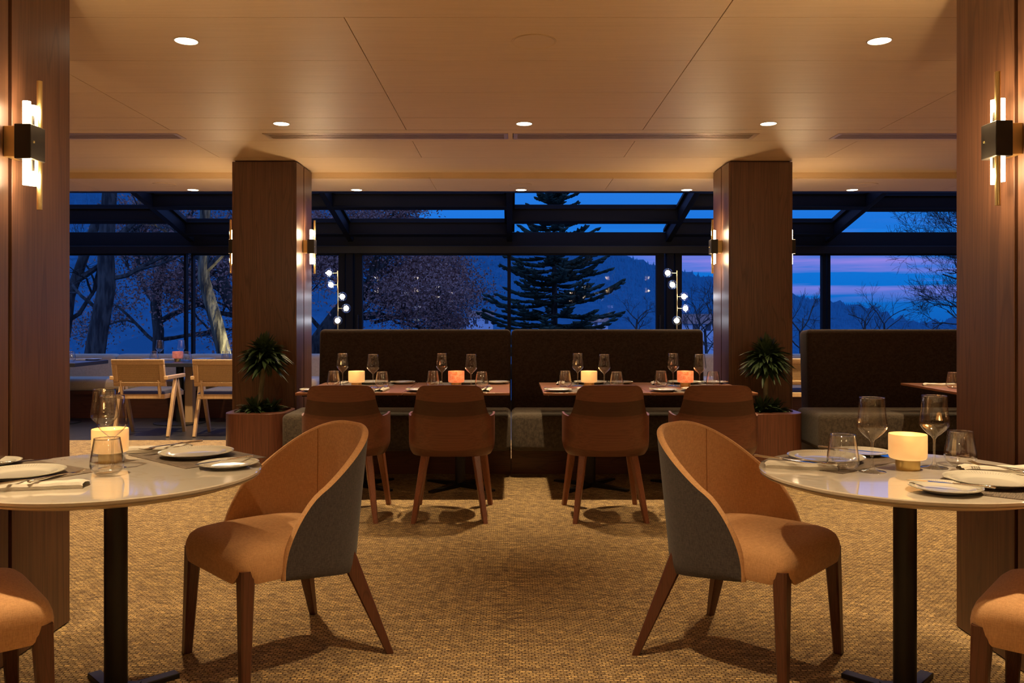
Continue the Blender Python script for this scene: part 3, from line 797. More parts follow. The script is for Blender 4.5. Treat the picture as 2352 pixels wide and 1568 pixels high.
def slab_table(x0, x1, y0, y1, label):
    r = thing('dining_table', label, 'table', ((x0+x1)/2, (y0+y1)/2, 0)); X = (x1-x0)/2; Y = (y1-y0)/2
    MB().box(-X, X, -Y, Y, ZT-.045, ZT).build('tabletop', M['blackslab'], r, bevel=.004)
    MB().lathe([(.045, .015), (.045, ZT-.045)], 24).build('pole', M['black'], r, True)
    MB().lathe([(.3, 0), (.3, .008), (.04, .016), (.0005, .016)], 40).build('base', M['black'], r, True)
    MB().box(.08, .17, -.05, .05, .0, ZT-.045).build('wood_post', M['oak'], r); return r
slab_table(-4.42, -3.52, 9.62, 10.42, 'dark slab table behind the first cane chair'); slab_table(-3.50, -2.6, 9.62, 10.42, 'dark slab table behind the half hidden cane chair')
slab_table(-5.95, -5.02, 9.62, 10.42, 'dark slab table at the far left, its corner showing beside the nearest left pillar')
slab_table(2.75, 3.6, 9.62, 10.36, 'dark slab table by the far windows at the right')
# ================================================================== BANQUETTES
def cushion(x0, x1, y0, y1, z0, z1, r_=.05, nx=24, ny=12, crown=.012):
    """rounded upholstered block"""
    bm = bmesh.new(); bmesh.ops.create_cube(bm, size=1)
    for v in bm.verts: v.co = Vector(((x0+x1)/2+v.co.x*(x1-x0), (y0+y1)/2+v.co.y*(y1-y0), (z0+z1)/2+v.co.z*(z1-z0)))
    bmesh.ops.bevel(bm, geom=bm.edges[:]+bm.verts[:], offset=r_, segments=6, profile=.5, affect='EDGES')
    mb = MB(); bm.verts.ensure_lookup_table()
    mb.add([v.co.copy() for v in bm.verts], [tuple(v.index for v in f.verts) for f in bm.faces]); bm.free(); return mb
def banquette(x0, x1, label, ext0=0, ext1=0):
    r = thing('banquette', label, 'banquette', ((x0+x1)/2, 6.95, 0)); X = (x1-x0)/2; c = 6.95
    MB().box(-X-ext0*.4, X+ext1*.4, 6.70-c, 7.45-c, 0, .20).build('plinth', M['walnut_h'], r)
    cushion(-X-ext0, X+ext1, 6.47-c, 7.02-c, .215, .505, .045).build('seat', M['greyweave'], r, True)
    MB().box(-X, X, 6.9-c, 7.4-c, .2, .4).build('frame', M['dark'], r)
    bk = cushion(-X, X, -.12, .10, 0, .72, .04)
    Mx = Matrix.Translation((0, 7.21-c, .43)) @ Matrix.Rotation(-.07, 4, 'X')
    bk.build('backrest', M['brownweave'], r, True, M=Mx); return r
banquette(-1.64, -.002, 'dark upholstered bench with high back, left of the centre gap', .14, 0)
banquette(.002, 1.645, 'dark upholstered bench with high back, right of the centre gap', 0, .14)
banquette(2.53, 4.9, 'dark upholstered bench with high back at the right, beyond the mid pillar', .14, 0)
def window_bench(x0, x1, label):
    r = thing('window_bench', label, 'bench', ((x0+x1)/2, 10.7, 0)); X = (x1-x0)/2; c = 10.7
    MB().box(-X, X, 10.50-c, 11.13-c, 0, .30).build('plinth', M['walnut_h'], r)
    MB().box(-X, X, 10.44-c, 11.13-c, .30, .345).build('seat_board', M['walnut_h'], r)
    cushion(-X, X, 10.40-c, 10.98-c, .347, .50, .06).build('seat', M['beige'], r, True)
    n = max(2, round(2*X/.95))
    for k in range(n):
        a = -X+2*X*k/n; d_ = -X+2*X*(k+1)/n
        cushion(a+.002, d_-.002, 10.88-c, 11.12-c, .44, .785, .06).build('back_cushion', M['beige'], r, True)
    return r
window_bench(-7.9, -2.42, 'long beige upholstered bench under the left windows'); window_bench(2.40, 7.6, 'long beige upholstered bench under the right windows')
# ================================================================== PLANTERS
def rosette(mb, c, R_, n, up0, up1, wid, seed, ln=1.0):
    rnd = random.Random(seed)
    for k in range(n):
        a = rnd.uniform(0, 2*PI); e = rnd.uniform(up0, up1); L = R_*rnd.uniform(.75, 1.08)*(1-.26*max(0, math.sin(e)))*ln
        d = Vector((math.cos(a)*math.cos(e), math.sin(a)*math.cos(e), math.sin(e))); side = Vector((-math.sin(a), math.cos(a), 0))
        st = Vector(c)+Vector((0, 0, rnd.uniform(-.05, .03)))+Vector((math.cos(a), math.sin(a), 0))*.008; pts = []
        for i in range(6):
            q = i/5; p = st+d*L*q; p.z -= .42*L*q*q*math.cos(e); pts.append(p)
        vs = []; fs = []
        for i, p in enumerate(pts):
            q = i/5; w_ = wid*(.45+.75*math.sin(PI*min(1, q*1.0+.12)))*(1 if i < 5 else .08); nrm = side
            vs += [p-nrm*w_, p+Vector((0, 0, -w_*.5)), p+nrm*w_]
        for i in range(5):
            j = i*3; fs += [(j, j+1, j+4, j+3), (j+1, j+2, j+5, j+4)]
        mb.add(vs, fs)
def make_planter():
    r = thing('planter', None, 'planter')
    X, Y, R_ = .24, .265, .15; ang = []
    def rr(ins):
        p = []
        for cx, cy, a0 in ((X-R_, Y-R_, 0), (-X+R_, Y-R_, 1), (-X+R_, -Y+R_, 2), (X-R_, -Y+R_, 3)):
            for k in range(9):
                a = (a0+k/8)*PI/2; p.append((cx+(R_-ins)*math.cos(a), cy+(R_-ins)*math.sin(a)))
        return p
    A = rr(0); Bp = [(x*.86, y*.72+.05) for x, y in rr(.0)]; n = len(A); mb = MB()
    vs = [(x, y, z) for z in (0, .497) for x, y in A]+[(x, y, .50) for x, y in rr(.003)]+[(x, y, .50) for x, y in Bp]+[(x, y, .43) for x, y in Bp]; fs = []
    for l in range(4):
        for k in range(n):
            k2 = (k+1) % n; fs.append((l*n+k, l*n+k2, (l+1)*n+k2, (l+1)*n+k))
    mb.add(vs, fs); mb.build('box', M['planter'], r, True)
    MB().add([(x, y, .455) for x, y in Bp], [tuple(range(n))]).build('soil', M['soil'], r)
    return r
KP = Kind(make_planter)
KP.put('rounded walnut planter box before the left mid pillar', None, (-2.03, 6.79, 0)); KP.put('rounded walnut planter box before the right mid pillar', None, (2.07, 6.79, 0))
def dracaena(x, y, x2, z1, label, seed):
    r = thing('potted_plant', label, 'plant', (x, y, .455)); h = z1-.455
    MB().tube([(0, 0, 0), ((x2-x)*.3, 0, h*.4), ((x2-x)*.9, .0, h*.8), (x2-x, 0, h)], [.021, .02, .019, .022], 12).build('stem', M['barkpale'], r, True)
    mb = MB(); rosette(mb, (x2-x, 0, h+.02), .225, 300, -.1, 1.5, .018, seed); rosette(mb, (x2-x, 0, h-.03), .205, 150, -.45, .9, .017, seed+3); mb.build('crown', M['leaf'], r, True)
    mb = MB(); rosette(mb, (-.03, -.02, .05), .19, 120, .1, 1.3, .015, seed+1); rosette(mb, (.08, .03, .05), .17, 80, .1, 1.3, .014, seed+2); mb.build('low_foliage', M['leaf'], r, True)
dracaena(-2.03, 6.74, -1.99, .95, 'small tree-like houseplant in the left planter, narrow dark leaves', 4)
dracaena(2.05, 6.74, 2.06, .93, 'small tree-like houseplant in the right planter, narrow dark leaves', 14)
def low_planter(x, label, label2, seed):
    r = thing('planter', label, 'planter', (x, 7.86, 0)); MB().box(-.2, .2, -.14, .14, 0, .9).build('box', M['planter'], r, bevel=.01)
    MB().box(-.18, .18, -.12, .12, .9, .905).build('soil', M['soil'], r)
    p = thing('potted_plant', label2, 'plant', (x, 7.86, .905)); mb = MB(); rosette(mb, (0, 0, .03), .27, 60, .3, 1.4, .009, seed); rosette(mb, (-.1, 0, .02), .24, 30, .5, 1.4, .009, seed+1); mb.build('foliage', M['leaf'], p, True)
low_planter(-1.57, 'tall planter hidden behind the left dark bench', 'green leaf tips rising behind the left dark bench', 31); low_planter(1.50, 'tall planter hidden behind the right dark bench', 'green leaf tips rising behind the right dark bench', 41)
# ================================================================== GLOBE FLOOR LAMPS
def globe_lamp(x, d, xs, label):
    r = thing('floor_lamp', label, 'lamp', (x, d, 0)); zt = 1.70
    MB().lathe([(.12, 0), (.12, .012), (.01, .02), (.0005, .02)], 40).build('base', M['black'], r, True)
    MB().lathe([(.0065, .02), (.0065, 1.12)], 14).build('pole', M['black'], r, True)
    MB().lathe([(.0062, 1.12), (.0062, zt+.015)], 14).build('pole', M['brass_b'], r, True)
    ys = [627, 654, 681, 708, 736]
    for k, (gx, py) in enumerate(zip(xs, ys)):
        z = H-(py-VY)*d/F; gx = (gx-VX)*d/F-x; gy = -.075 if k == 4 else -.02
        MB().tube([(0, 0, z), (gx*.6, gy*.6, z)], .003, 8).build('arm', M['brass_b'], r, True)
        g_ = MB().lathe([(.045*math.sin(PI*i/20)+.0001, -.045*math.cos(PI*i/20)) for i in range(21)], 32, (gx, gy, z), close=False).build('globe', M['globe'], r, True)
        MB().lathe([(.025*math.sin(PI*i/12)+.0001, -.025*math.cos(PI*i/12)) for i in range(13)], 24, (gx, gy, z), close=False).build('bulb', M['bulb'], g_, True)
        if k in (0, 2, 4):
            l = bpy.data.lights.new('globe_light', 'POINT'); l.energy = .6; l.color = (.9, .93, 1); l.shadow_soft_size = .024
            o = bpy.data.objects.new('globe_light', l); COL.objects.link(o); o.parent = r; o.location = (gx+(-.06 if gx < 0 else .06), gy-.05, z)
globe_lamp((776-VX)*8.15/F, 8.15, [757, 761, 787, 796, 779], 'floor lamp with five glass globes left, behind the dark bench')
globe_lamp((1555-VX)*8.15/F, 8.15, [1533, 1543.5, 1570, 1573.5, 1551], 'floor lamp with five glass globes right, behind the dark bench')
# ================================================================== TABLEWARE
def mk_wine():
    r = thing('wine_glass', None, 'glass')
    MB().lathe([(.0365, .244), (.0378, .2455), (.0386, .244), (.0405, .215), (.0445, .18), (.0475, .158), (.0478, .151), (.0455, .143), (.036, .13), (.022, .116), (.010, .107), (.0055, .099)], 56, close=False).build('bowl', M['glass'], r, True)
    MB().lathe([(.0376, .2435), (.0380, .2462), (.0390, .2462), (.0393, .2435)], 48, close=False).build('lip', M['lip'], r, True)
    MB().lathe([(.0058, .100), (.0045, .085), (.004, .05), (.0047, .025), (.009, .010), (.022, .004), (.0425, .0018), (.044, .0008), (.0435, 0), (.0005, 0)], 48, close=False).build('stem', M['glass'], r, True)
    return r
def mk_tumbler():
    r = thing('water_glass', None, 'glass')
    MB().lathe([(.0005, .006), (.026, .006), (.036, .009), (.047, .020), (.0505, .032), (.049, .048), (.044, .082), (.0385, .117), (.0395, .119), (.040, .117), (.0455, .082), (.0508, .048), (.0522, .032), (.0485, .018), (.036, .005), (.028, 0), (.0005, 0)], 56, close=False).build('glass_body', M['glass'], r, True)
    MB().lathe([(.0383, .1165), (.0387, .1197), (.0398, .1197), (.0403, .1165)], 48, close=False).build('lip', M['lip'], r, True)
    return r
def mk_candle(key):
    def f():
        r = thing('candle_lamp', None, 'candle holder')
        MB().lathe([(.038, 0), (.0385, .002), (.0385, .034), (.0005, .034)], 48, close=True).build('base', M['brass'], r, True)
        MB().lathe([(.030, .0345), (.05, .035), (.057, .038), (.0598, .044), (.0605, .06), (.0605, .117), (.0595, .119), (.0575, .118), (.0575, .062), (.056, .046), (.05, .041), (.0005, .040)], 56, close=False).build('shade', M[key], r, True)
        MB().lathe([(.018, .0412), (.018, .058), (.0005, .058)], 20).build('candle', M['porcelain'], r, True)
        MB().lathe([(.0004, .058), (.0045, .064), (.0035, .072), (.0004, .082)], 10, close=False).build('flame', M['flame'], r, True)
        return r
    return f
def mk_plate(R_, h):
    def f():
        r = thing('plate' if R_ > .11 else 'side_plate', None, 'plate')
        n = 96; prof = [(.0005, .0052), (.55, .0052), (.62, .0062), (.68, .0095), (.78, .0125), (.9, .0155), (.985, .0178), (1, .0186), (.995, .0165), (.9, .0125), (.72, .007), (.62, .003), (.60, 0), (.0005, 0)]
        MB().lathe([(a*R_ if a > .001 else a, z*h) for a, z in prof], n, close=False).build('dish', M['porcelain'], r, True)
        mb = MB()   # beaded rim relief
        for k in range(n):
            a = 2*PI*k/n; c_, s_ = math.cos(a), math.sin(a)
            mb.tube([(c_*R_*.80, s_*R_*.80, .0131*h), (c_*R_*.88, s_*R_*.88, .0153*h), (c_*R_*.955, s_*R_*.955, .0174*h)], [.0005, .0010, .0005], 5)
        mb.build('relief', M['porcelain'], r, True)
        return r
    return f
def mk_knife():
    r = thing('table_knife', None, 'knife')
    MB().tube([(-.115, 0, .004), (-.112, 0, .004), (-.09, 0, .004), (-.03, 0, .004), (-.005, 0, .004)], [.003, .0062, .0055, .0042, .0035], 12, flat=.75).build('handle', M['steel'], r, True)
    MB().prism([(-.006, -.004), (.02, -.009), (.08, -.0095), (.105, -.006), (.118, .004), (.10, .0055), (-.006, .004)], .0032, .0046).build('blade', M['steel'], r); return r
def mk_fork():
    r = thing('table_fork', None, 'fork')
    MB().tube([(-.105, 0, .003), (-.10, 0, .004), (-.06, 0, .004), (0, 0, .0075), (.035, 0, .0065)], [.003, .0085, .005, .003, .0035], 10, flat=.5).build('handle', M['steel'], r, True)
    mb = MB(); mb.tube([(.033, 0, .0065), (.045, 0, .004), (.055, 0, .003)], [.0035, .011, .0125], 10, flat=.22)
    for k in range(4):
        y = (k-1.5)*.0063; mb.tube([(.052, y, .003), (.075, y, .0035), (.1, y, .009)], [.0021, .0018, .0008], 6)
    mb.build('tines', M['steel'], r, True); return r
def mk_napkin():
    r = thing('napkin', None, 'napkin')
    mb = MB(); rnd = random.Random(3)
    prof = [(0, -.034), (.6, -.036), (1, -.030), (.9, -.02), (1.15, -.005), (1.05, .01), (.75, .022), (.78, .030), (.3, .037), (0, .035)]
    def fn(u, v):
        i = int(round(v*(len(prof)-1))); h, y = prof[i]; q = abs(u-.5)*2
        k = 1+.06*math.sin(u*9)+.04*math.sin(u*23+y*60)
        return ((u-.5)*.23+(.004*math.sin(y*90)), y*(1+.05*math.sin(u*7)), h*.0185*k*(1 if q < .93 else 1-(q-.93)*4))
    mb.grid(fn, 40, len(prof)); mb.build('folded_cloth', M['napkin'], r, True)
    mb = MB(); mb.grid(lambda u, v: ((u-.5)*.225, -.0345+.004*math.sin(u*8)-.003*v, .003+.006*v+.001*math.sin(u*30)), 24, 4)
    mb.build('hem_fold', M['napkin'], r, True); return r
def mk_mat():
    r = thing('placemat', None, 'placemat'); MB().box(-.215, .215, -.155, .155, 0, .002).build('woven_strip', M['mat'], r); return r
K = {'wine': Kind(mk_wine), 'tumbler': Kind(mk_tumbler), 'cream': Kind(mk_candle('onyx')), 'amber': Kind(mk_candle('amber')), 'pink': Kind(mk_candle('pink')),
     'plate': Kind(mk_plate(.132, 1.0)), 'side': Kind(mk_plate(.101, .85)), 'knife': Kind(mk_knife), 'fork': Kind(mk_fork), 'napkin': Kind(mk_napkin), 'mat': Kind(mk_mat)}
G = {'wine': 'wine glasses', 'tumbler': 'stemless water glasses', 'cream': 'candle lamps with cream shades', 'amber': 'candle lamps with amber shades', 'pink': None, 'plate': 'dinner plates', 'side': 'side plates',
     'knife': 'table knives', 'fork': 'table forks', 'napkin': 'folded napkins', 'mat': 'woven placemats'}
def put(k, x, y, label, rz=0, z=ZT, tilt=None, sc=1):
    o = K[k].put(label, G[k], (x, y, z), rz, sc)
    if tilt is not None: o.rotation_euler = (tilt[0], tilt[1], rz)
    return o
def putp(k, px_, py_, label, rz=0, z=ZT, zp=None, **kw):
    p = at(px_, py_, zp if zp else z); return put(k, p[0], p[1], label, rz, z, **kw)
def line(k, a, c, z, label):
    """cutlery seen from pixel a (handle end) to pixel c"""
    p, q = at(*a, z), at(*c, z); d = (q[0]-p[0], q[1]-p[1])
    return put(k, (p[0]+q[0])/2, (p[1]+q[1])/2, label, math.atan2(d[1], d[0]), z-.004)
def candle_light(x, y, e=1.0, col=(1, .62, .26)):
    l = bpy.data.lights.new('candle_light', 'POINT'); l.energy = E_CANDLE*e; l.color = col; l.shadow_soft_size = .02
    o = bpy.data.objects.new('candle_light', l); COL.objects.link(o); o.location = (x, y, ZT+.15); return o
def cand(k, x, y, label, e=1):
    c = put(k, x, y, label); l = candle_light(x, y, e); l.parent = c; l.location = (0, 0, .105)
# --- left marble table
zt2 = ZT+.0022
cd = [at(253, 1061), at(240, 1068)]
cand('cream', *at(253, 1061)[:2], 'glowing cream candle lamp on the left marble table')
x, y = at(258, 1075)[:2]; put('wine', x, y, 'wine glass on the left marble table, in front of the candle lamp')
x, y = at(240, 1046)[:2]; put('wine', x, y, 'wine glass on the left marble table, behind the candle lamp')
putp('tumbler', 246, 1090, 'stemless glass at the front centre of the left marble table')
A1 = math.atan2(-.68, -.73)
putp('mat', 452, 1048, 'dark woven placemat on the right side of the left marble table', A1+PI/2+.1)
putp('plate', 451, 1036.5, 'large white plate on the right side of the left marble table', z=zt2, zp=ZT+.018)
putp('side', 525, 1062, 'side plate at the right tip of the left marble table', z=ZT, zp=ZT+.014)
line('knife', (576, 1047), (454, 1066), ZT+.022, 'knife lying across the side plate at the right tip of the left marble table')
nx, ny, _ = at(385, 1033, ZT+.005); put('napkin', nx-.03, ny-.0, 'rolled napkin at the back of the left marble table', .32, ZT+.0022)
line('knife', (458, 1012), (349, 1027), ZT+.030, 'knife on the rolled napkin at the back of the left marble table')
line('fork', (420, 1017), (322, 1034), ZT+.024, 'fork on the rolled napkin at the back of the left marble table')
putp('mat', 40, 1084, 'dark woven placemat on the near left side of the left marble table', A1+PI/2+.25)
putp('plate', 47, 1082, 'large white plate cut by the left edge of the frame', z=zt2, zp=ZT+.018)
putp('side', -25, 1059, 'side plate at the back left of the left marble table', zp=ZT+.014)
line('knife', (-40, 1066), (95, 1055), ZT+.022, 'knife at the left edge of the frame pointing right over the side plate')
nx, ny, _ = at(103, 1116, ZT+.005); put('napkin', nx, ny, 'long rolled napkin at the front of the left marble table', .20, ZT)
line('fork', (75, 1104), (193, 1081), ZT+.026, 'fork on the rolled napkin at the front of the left marble table')
line('knife', (5, 1110), (120, 1092), ZT+.026, 'knife on the rolled napkin at the front of the left marble table')
# --- right marble table
A2 = math.atan2(-.67, .74)
cand('cream', *at(2085, 1077)[:2], 'glowing cream candle lamp on the right marble table')
putp('wine', 2003, 1083, 'wine glass left of the candle lamp on the right marble table'); putp('wine', 2146, 1074, 'wine glass right of the candle lamp on the right marble table')
putp('tumbler', 1936, 1080, 'stemless glass at the left of the right marble table'); putp('tumbler', 2206, 1069, 'stemless glass at the right of the right marble table')
putp('mat', 1915, 1058, 'dark woven placemat on the left side of the right marble table', A2+PI/2-.15)
putp('plate', 1897, 1047, 'large white plate on the left side of the right marble table', z=zt2, zp=ZT+.018)
put('side', 1.312, 3.122, 'side plate at the back of the right marble table')
line('knife', (1899, 1027), (2004, 1037), ZT+.022, 'knife lying on the side plate at the back of the right marble table')
nx, ny, _ = at(1840, 1071, ZT+.005); put('napkin', nx, ny, 'long rolled napkin on the left tip of the right marble table', -.30, ZT)
line('fork', (1815, 1055), (1905, 1064), ZT+.026, 'fork on the rolled napkin at the left tip of the right marble table')
line('knife', (1757, 1048), (1848, 1060), ZT+.030, 'knife on the rolled napkin at the left tip of the right marble table')
putp('mat', 2290, 1112, 'dark woven placemat on the near right side of the right marble table', A2+PI/2+.1)
putp('plate', 2275, 1099, 'large white plate cut by the right edge of the frame', z=zt2, zp=ZT+.018)
putp('side', 2171, 1118, 'side plate at the front of the right marble table', z=zt2, zp=ZT+.014)
line('knife', (2265, 1117), (2105, 1103), ZT+.024, 'knife lying across the side plate at the front of the right marble table')
nx, ny, _ = at(2290, 1078, ZT+.005); put('napkin', nx, ny, 'rolled napkin at the right of the right marble table', -.12, ZT)
line('fork', (2340, 1082), (2238, 1063), ZT+.03, 'fork on the rolled napkin at the right of the right marble table')
line('knife', (2400, 1084), (2290, 1071), ZT+.036, 'knife on the rolled napkin at the right of the right marble table')
# --- wooden tables
names = ['leftmost wooden table', 'second wooden table from the left', 'third wooden table from the left', 'rightmost wooden table']
S = [dict(w=[(787, 887), (857, 892)], t=[(767, 881), (878, 889)], c=(819, 884, 'cream'), far=(853, 876), fs=(925, 876), fn=(797, 877), ns=(700, 889), nn=(865, 893), np_=(775, 895)),
     dict(w=[(1015, 887), (1082, 892)], t=[(995, 882), (1107, 890)], c=(1048, 884, 'amber'), far=(1072, 877), fs=(1140, 877), fn=(1014, 877), ns=(954, 890), nn=(1106, 893), np_=(1030, 896)),
     dict(w=[(1327, 889), (1388, 893)], t=[(1298, 885), (1416, 891)], c=(1353, 886, 'cream'), far=(1345, 878), fs=(1423, 878), fn=(1286, 879), ns=(1274, 897), nn=(1418, 899), np_=(1352, 898)),
     dict(w=[(1546, 889), (1607, 893)], t=[(1518, 885), (1638, 892)], c=(1574, 887, 'amber'), far=(1540, 878), fs=(1655, 879), fn=(1500, 879), ns=(1519, 897), nn=(1668, 899), np_=(1597, 898))]
for (tx, _), nm, s in zip(SQ, names, S):
    def q(k, p, l, **kw): return putp(k, p[0], p[1], l+' '+nm, **kw)
    def X(px_, y): return (px_-VX)*y/F
    def pr(k, px_, dy, l, **kw): return put(k, X(px_, YT+dy), YT+dy, l+' '+nm, **kw)
    pr('wine', s['w'][0][0], .125, 'wine glass left of the candle lamp on the'); pr('wine', s['w'][1][0], -.03, 'wine glass right of the candle lamp on the')
    pr('tumbler', s['t'][0][0], .03, 'stemless glass on the left side of the'); pr('tumbler', s['t'][1][0], -.06, 'stemless glass on the right side of the')
    k = s['c'][2]; cand(k, X(s['c'][0], YT+.02), YT+.02, ('glowing cream' if k == 'cream' else 'mottled amber')+' candle lamp on the '+nm, .6)
    put('mat', tx, YT+.295, 'woven placemat on the bench side of the '+nm); put('mat', tx, YT-.31, 'woven placemat on the chair side of the '+nm)
    put('plate', tx+.03, YT+.325, 'large plate on the bench side of the '+nm, z=zt2)
    put('plate', tx-.0, YT-.335, 'large plate on the chair side of the '+nm, z=zt2)
    put('side', tx+.266, YT+.345, 'side plate on the bench side of the '+nm, z=zt2)
    put('knife', tx+.26, YT+.345, 'knife across the bench-side small plate, '+nm, 2.6, ZT+.016)
    put('side', tx-.262, YT-.36, 'side plate on the chair side of the '+nm, z=zt2)
    put('knife', tx-.25, YT-.36, 'knife across the chair-side small plate, '+nm, -.4, ZT+.016)
    for wh, xx, yy in (('bench', tx-.205, .30), ('chair', tx+.205, -.30)):
        put('napkin', xx, YT+yy, 'rolled napkin on the %s side of the %s' % (wh, nm), PI/2-.1, ZT+.0022, sc=.85)
        put('fork', xx+.005, YT+yy, 'fork on the napkin on the %s side of the %s' % (wh, nm), PI/2-.1, ZT+.02)
# --- half hidden table at the right
putp('tumbler', 2190, 892, 'stemless glass on the half hidden wooden table at the right'); putp('napkin', 2158, 886, 'rolled napkin on the half hidden wooden table at the right', -.25)
putp('fork', 2163, 884.5, 'fork on the napkin on the half hidden wooden table at the right', -.2, z=ZT+.018, zp=ZT+.018)
# --- dark slab tables at the far left
for k, x, y, l in (('wine', 367, 10.25, 'wine glass at the left of the dark slab table behind the first cane chair'), ('tumbler', 354, 10.10, 'stemless glass at the left of the dark slab table behind the first cane chair'),
                   ('wine', 416, 10.3, 'wine glass right of the pink candle glass, behind the first cane chair'), ('tumbler', 429.5, 10.0, 'stemless glass right of the pink candle glass, behind the first cane chair'),
                   ('wine', 528, 10.25, 'wine glass against the left mid pillar, on the far slab table'), ('tumbler', 519, 10.05, 'stemless glass against the left mid pillar, on the far slab table'),
                   ('tumbler', 163, 10.0, 'stemless glass on the far left slab table beside the nearest left pillar'),
                   ('side', 214, 10.35, 'side plate on the far left slab table'), ('plate', 470, 10.4, 'plate on the far slab table behind the half hidden cane chair'), ('napkin', 390, 10.3, 'napkin on the slab table behind the first cane chair'),
                   ('side', 343, 10.4, 'side plate on the slab table behind the first cane chair'), ('napkin', 178, 10.3, 'napkin on the far left slab table')):
    put(k, (x-VX)*y/F, y, l, z=ZT+.0005)
cand('pink', (408-VX)*10.05/F, 10.05, 'pink candle glass on the slab table behind the first cane chair', .25)
# ================================================================== OUTSIDE
def hn(x, y): return .5*(math.sin(x*.013+1.3)*math.cos(y*.017)+math.sin(x*.031+y*.02+2)*.5+math.sin(x*.07-y*.05)*.22)
ridge_px = [(-3000, 120), (-900, 210), (160, 330), (500, 405), (830, 486), (1000, 520), (1200, 556), (1390, 589), (1451, 602), (1505, 617), (1566, 632), (1633, 647), (1720, 662), (1818, 683), (1894, 701), (1963, 708), (2008, 724), (2041, 739), (2088, 747), (2300, 752), (3000, 748), (5000, 735)]
def ridge(x, y):
    p = VX+F*x/y; return interp(max(-2999, min(4999, p)), ridge_px)
rnd = random.Random(5); NJ = 90; YR = 760.
ys = [13.5, 16, 20, 26, 34, 45, 60, 80, 105, 135]+[170+ (YR-170)*i/50 for i in range(0, 51)]+[900, 1100]
xsn = 420; vs = []; fs = []
for j, y in enumerate(ys):
    for i in range(xsn):
        u = -1.7+3.4*i/(xsn-1); x = u*max(y, 60); tz = H+(VY-ridge(x if y > 60 else x, max(y, 60)))/F*YR
        if y < 60: z = -.15-.05*(y-13.5)-.0016*(y-13.5)**2*3
        else: z = None
        base = -.15-.05*46.5-.0048*46.5**2
        if z is None:
            if y < 170: z = base+(-34-base)*((y-60)/110)
            elif y <= YR:
                t = (y-170)/(YR-170); e = -34+(tz+34)*(t**.95)
                z = e+hn(x, y)*9*math.sin(PI*min(1, t*1.02))*(.5+t)
                if t > .93: z += rnd.random()*5.5*(t-.93)/.07+ (rnd.random()**3)*5*(t-.93)/.07
            else: z = tz-60
        vs.append((x, y, z))
for j in range(len(ys)-1):
    for i in range(xsn-1): fs.append((j*xsn+i, j*xsn+i+1, (j+1)*xsn+i+1, (j+1)*xsn+i))
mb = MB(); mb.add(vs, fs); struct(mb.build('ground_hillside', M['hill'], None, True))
mbf = MB(); rf = random.Random(9); ny = len(ys); nf = 0
def hz(x, y):
    tz = H+(VY-ridge(x, y))/F*YR; t = (y-170)/(YR-170); return -34+(tz+34)*(t**.95)+hn(x, y)*9*math.sin(PI*min(1, t*1.02))*(.5+t)
while nf < 26000:
    t = rf.random()**.8; y = 330+(757-330)*t; p = rf.uniform(-500, 2700)
    if nf % 7 == 0: y = rf.uniform(735, 762)
    x = (p-VX)*y/F; z = hz(x, min(y, 760)); hh = rf.uniform(2.2, 5.2)*(y/760)*(1.5 if rf.random() < .06 else 1); r_ = hh*rf.uniform(.2, .34)
    a0 = rf.random()*6; vs = [(x+r_*math.cos(a0+k*2*PI/5), y+r_*math.sin(a0+k*2*PI/5), z-.6) for k in range(5)]+[(x+rf.gauss(0, .15), y, z+hh)]
    mbf.add(vs, [(k, (k+1) % 5, 5) for k in range(5)]); nf += 1
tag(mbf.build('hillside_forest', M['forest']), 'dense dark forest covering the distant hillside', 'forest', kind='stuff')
struct(MB().box(-30, 30, YG+.17, 13.8, -.4, -.05).build('ground_terrace', M['tile']))
# --- branching trees
def grow(mb, tips, p, d, L, r, depth, rnd, spread=.5, up=.12, kids=(2, 3), shrink=.72, n=6, wig=.18, seg=4):
    pts = [p.copy()]; rad = [r]; q = p.copy(); dd = d.copy()
    for i in range(seg):
        dd = (dd+Vector((rnd.gauss(0, wig), rnd.gauss(0, wig), rnd.gauss(0, wig)+up*.3))).normalized(); q = q+dd*L/seg
        pts.append(q.copy()); rad.append(max(.0035, r*(1-.38*(i+1)/seg)))
    mb.tube(pts, rad, n if depth > 2 else (5 if depth > 1 else 3), caps=False)
    tips.append((q.copy(), dd.copy(), depth))
    if depth <= 0: return
    for k in range(rnd.randint(*kids)+ (1 if depth < 3 else 0)):
        t = rnd.uniform(.35, 1); i = min(seg-1, int(t*seg)); pp = pts[i].lerp(pts[i+1], t*seg-i)
        nd = (dd+Vector((rnd.gauss(0, spread), rnd.gauss(0, spread), rnd.gauss(0, spread)*.8+up))).normalized()
        grow(mb, tips, pp, nd, L*shrink*rnd.uniform(.7, 1.1), rad[i]*.62, depth-1, rnd, spread, up, kids, shrink, n, wig, seg)
def leaves(mb, centers, n, rad, size, rnd):
    vs = mb.v; fs = mb.f
    for _ in range(n):
        c = rnd.choice(centers); p = Vector((c[0]+rnd.gauss(0, rad), c[1]+rnd.gauss(0, rad), c[2]+rnd.gauss(0, rad*.8)))
        a = Vector((rnd.gauss(0, 1), rnd.gauss(0, 1), rnd.gauss(0, 1))).normalized(); b_ = a.cross(Vector((rnd.gauss(0, 1), rnd.gauss(0, 1), rnd.gauss(0, 1)))).normalized()
        s = size*rnd.uniform(.6, 1.3); k = len(vs)
        vs += [tuple(p-a*s), tuple(p+b_*s*.45), tuple(p+a*s), tuple(p-b_*s*.45)]; fs.append((k, k+1, k+2, k+3))
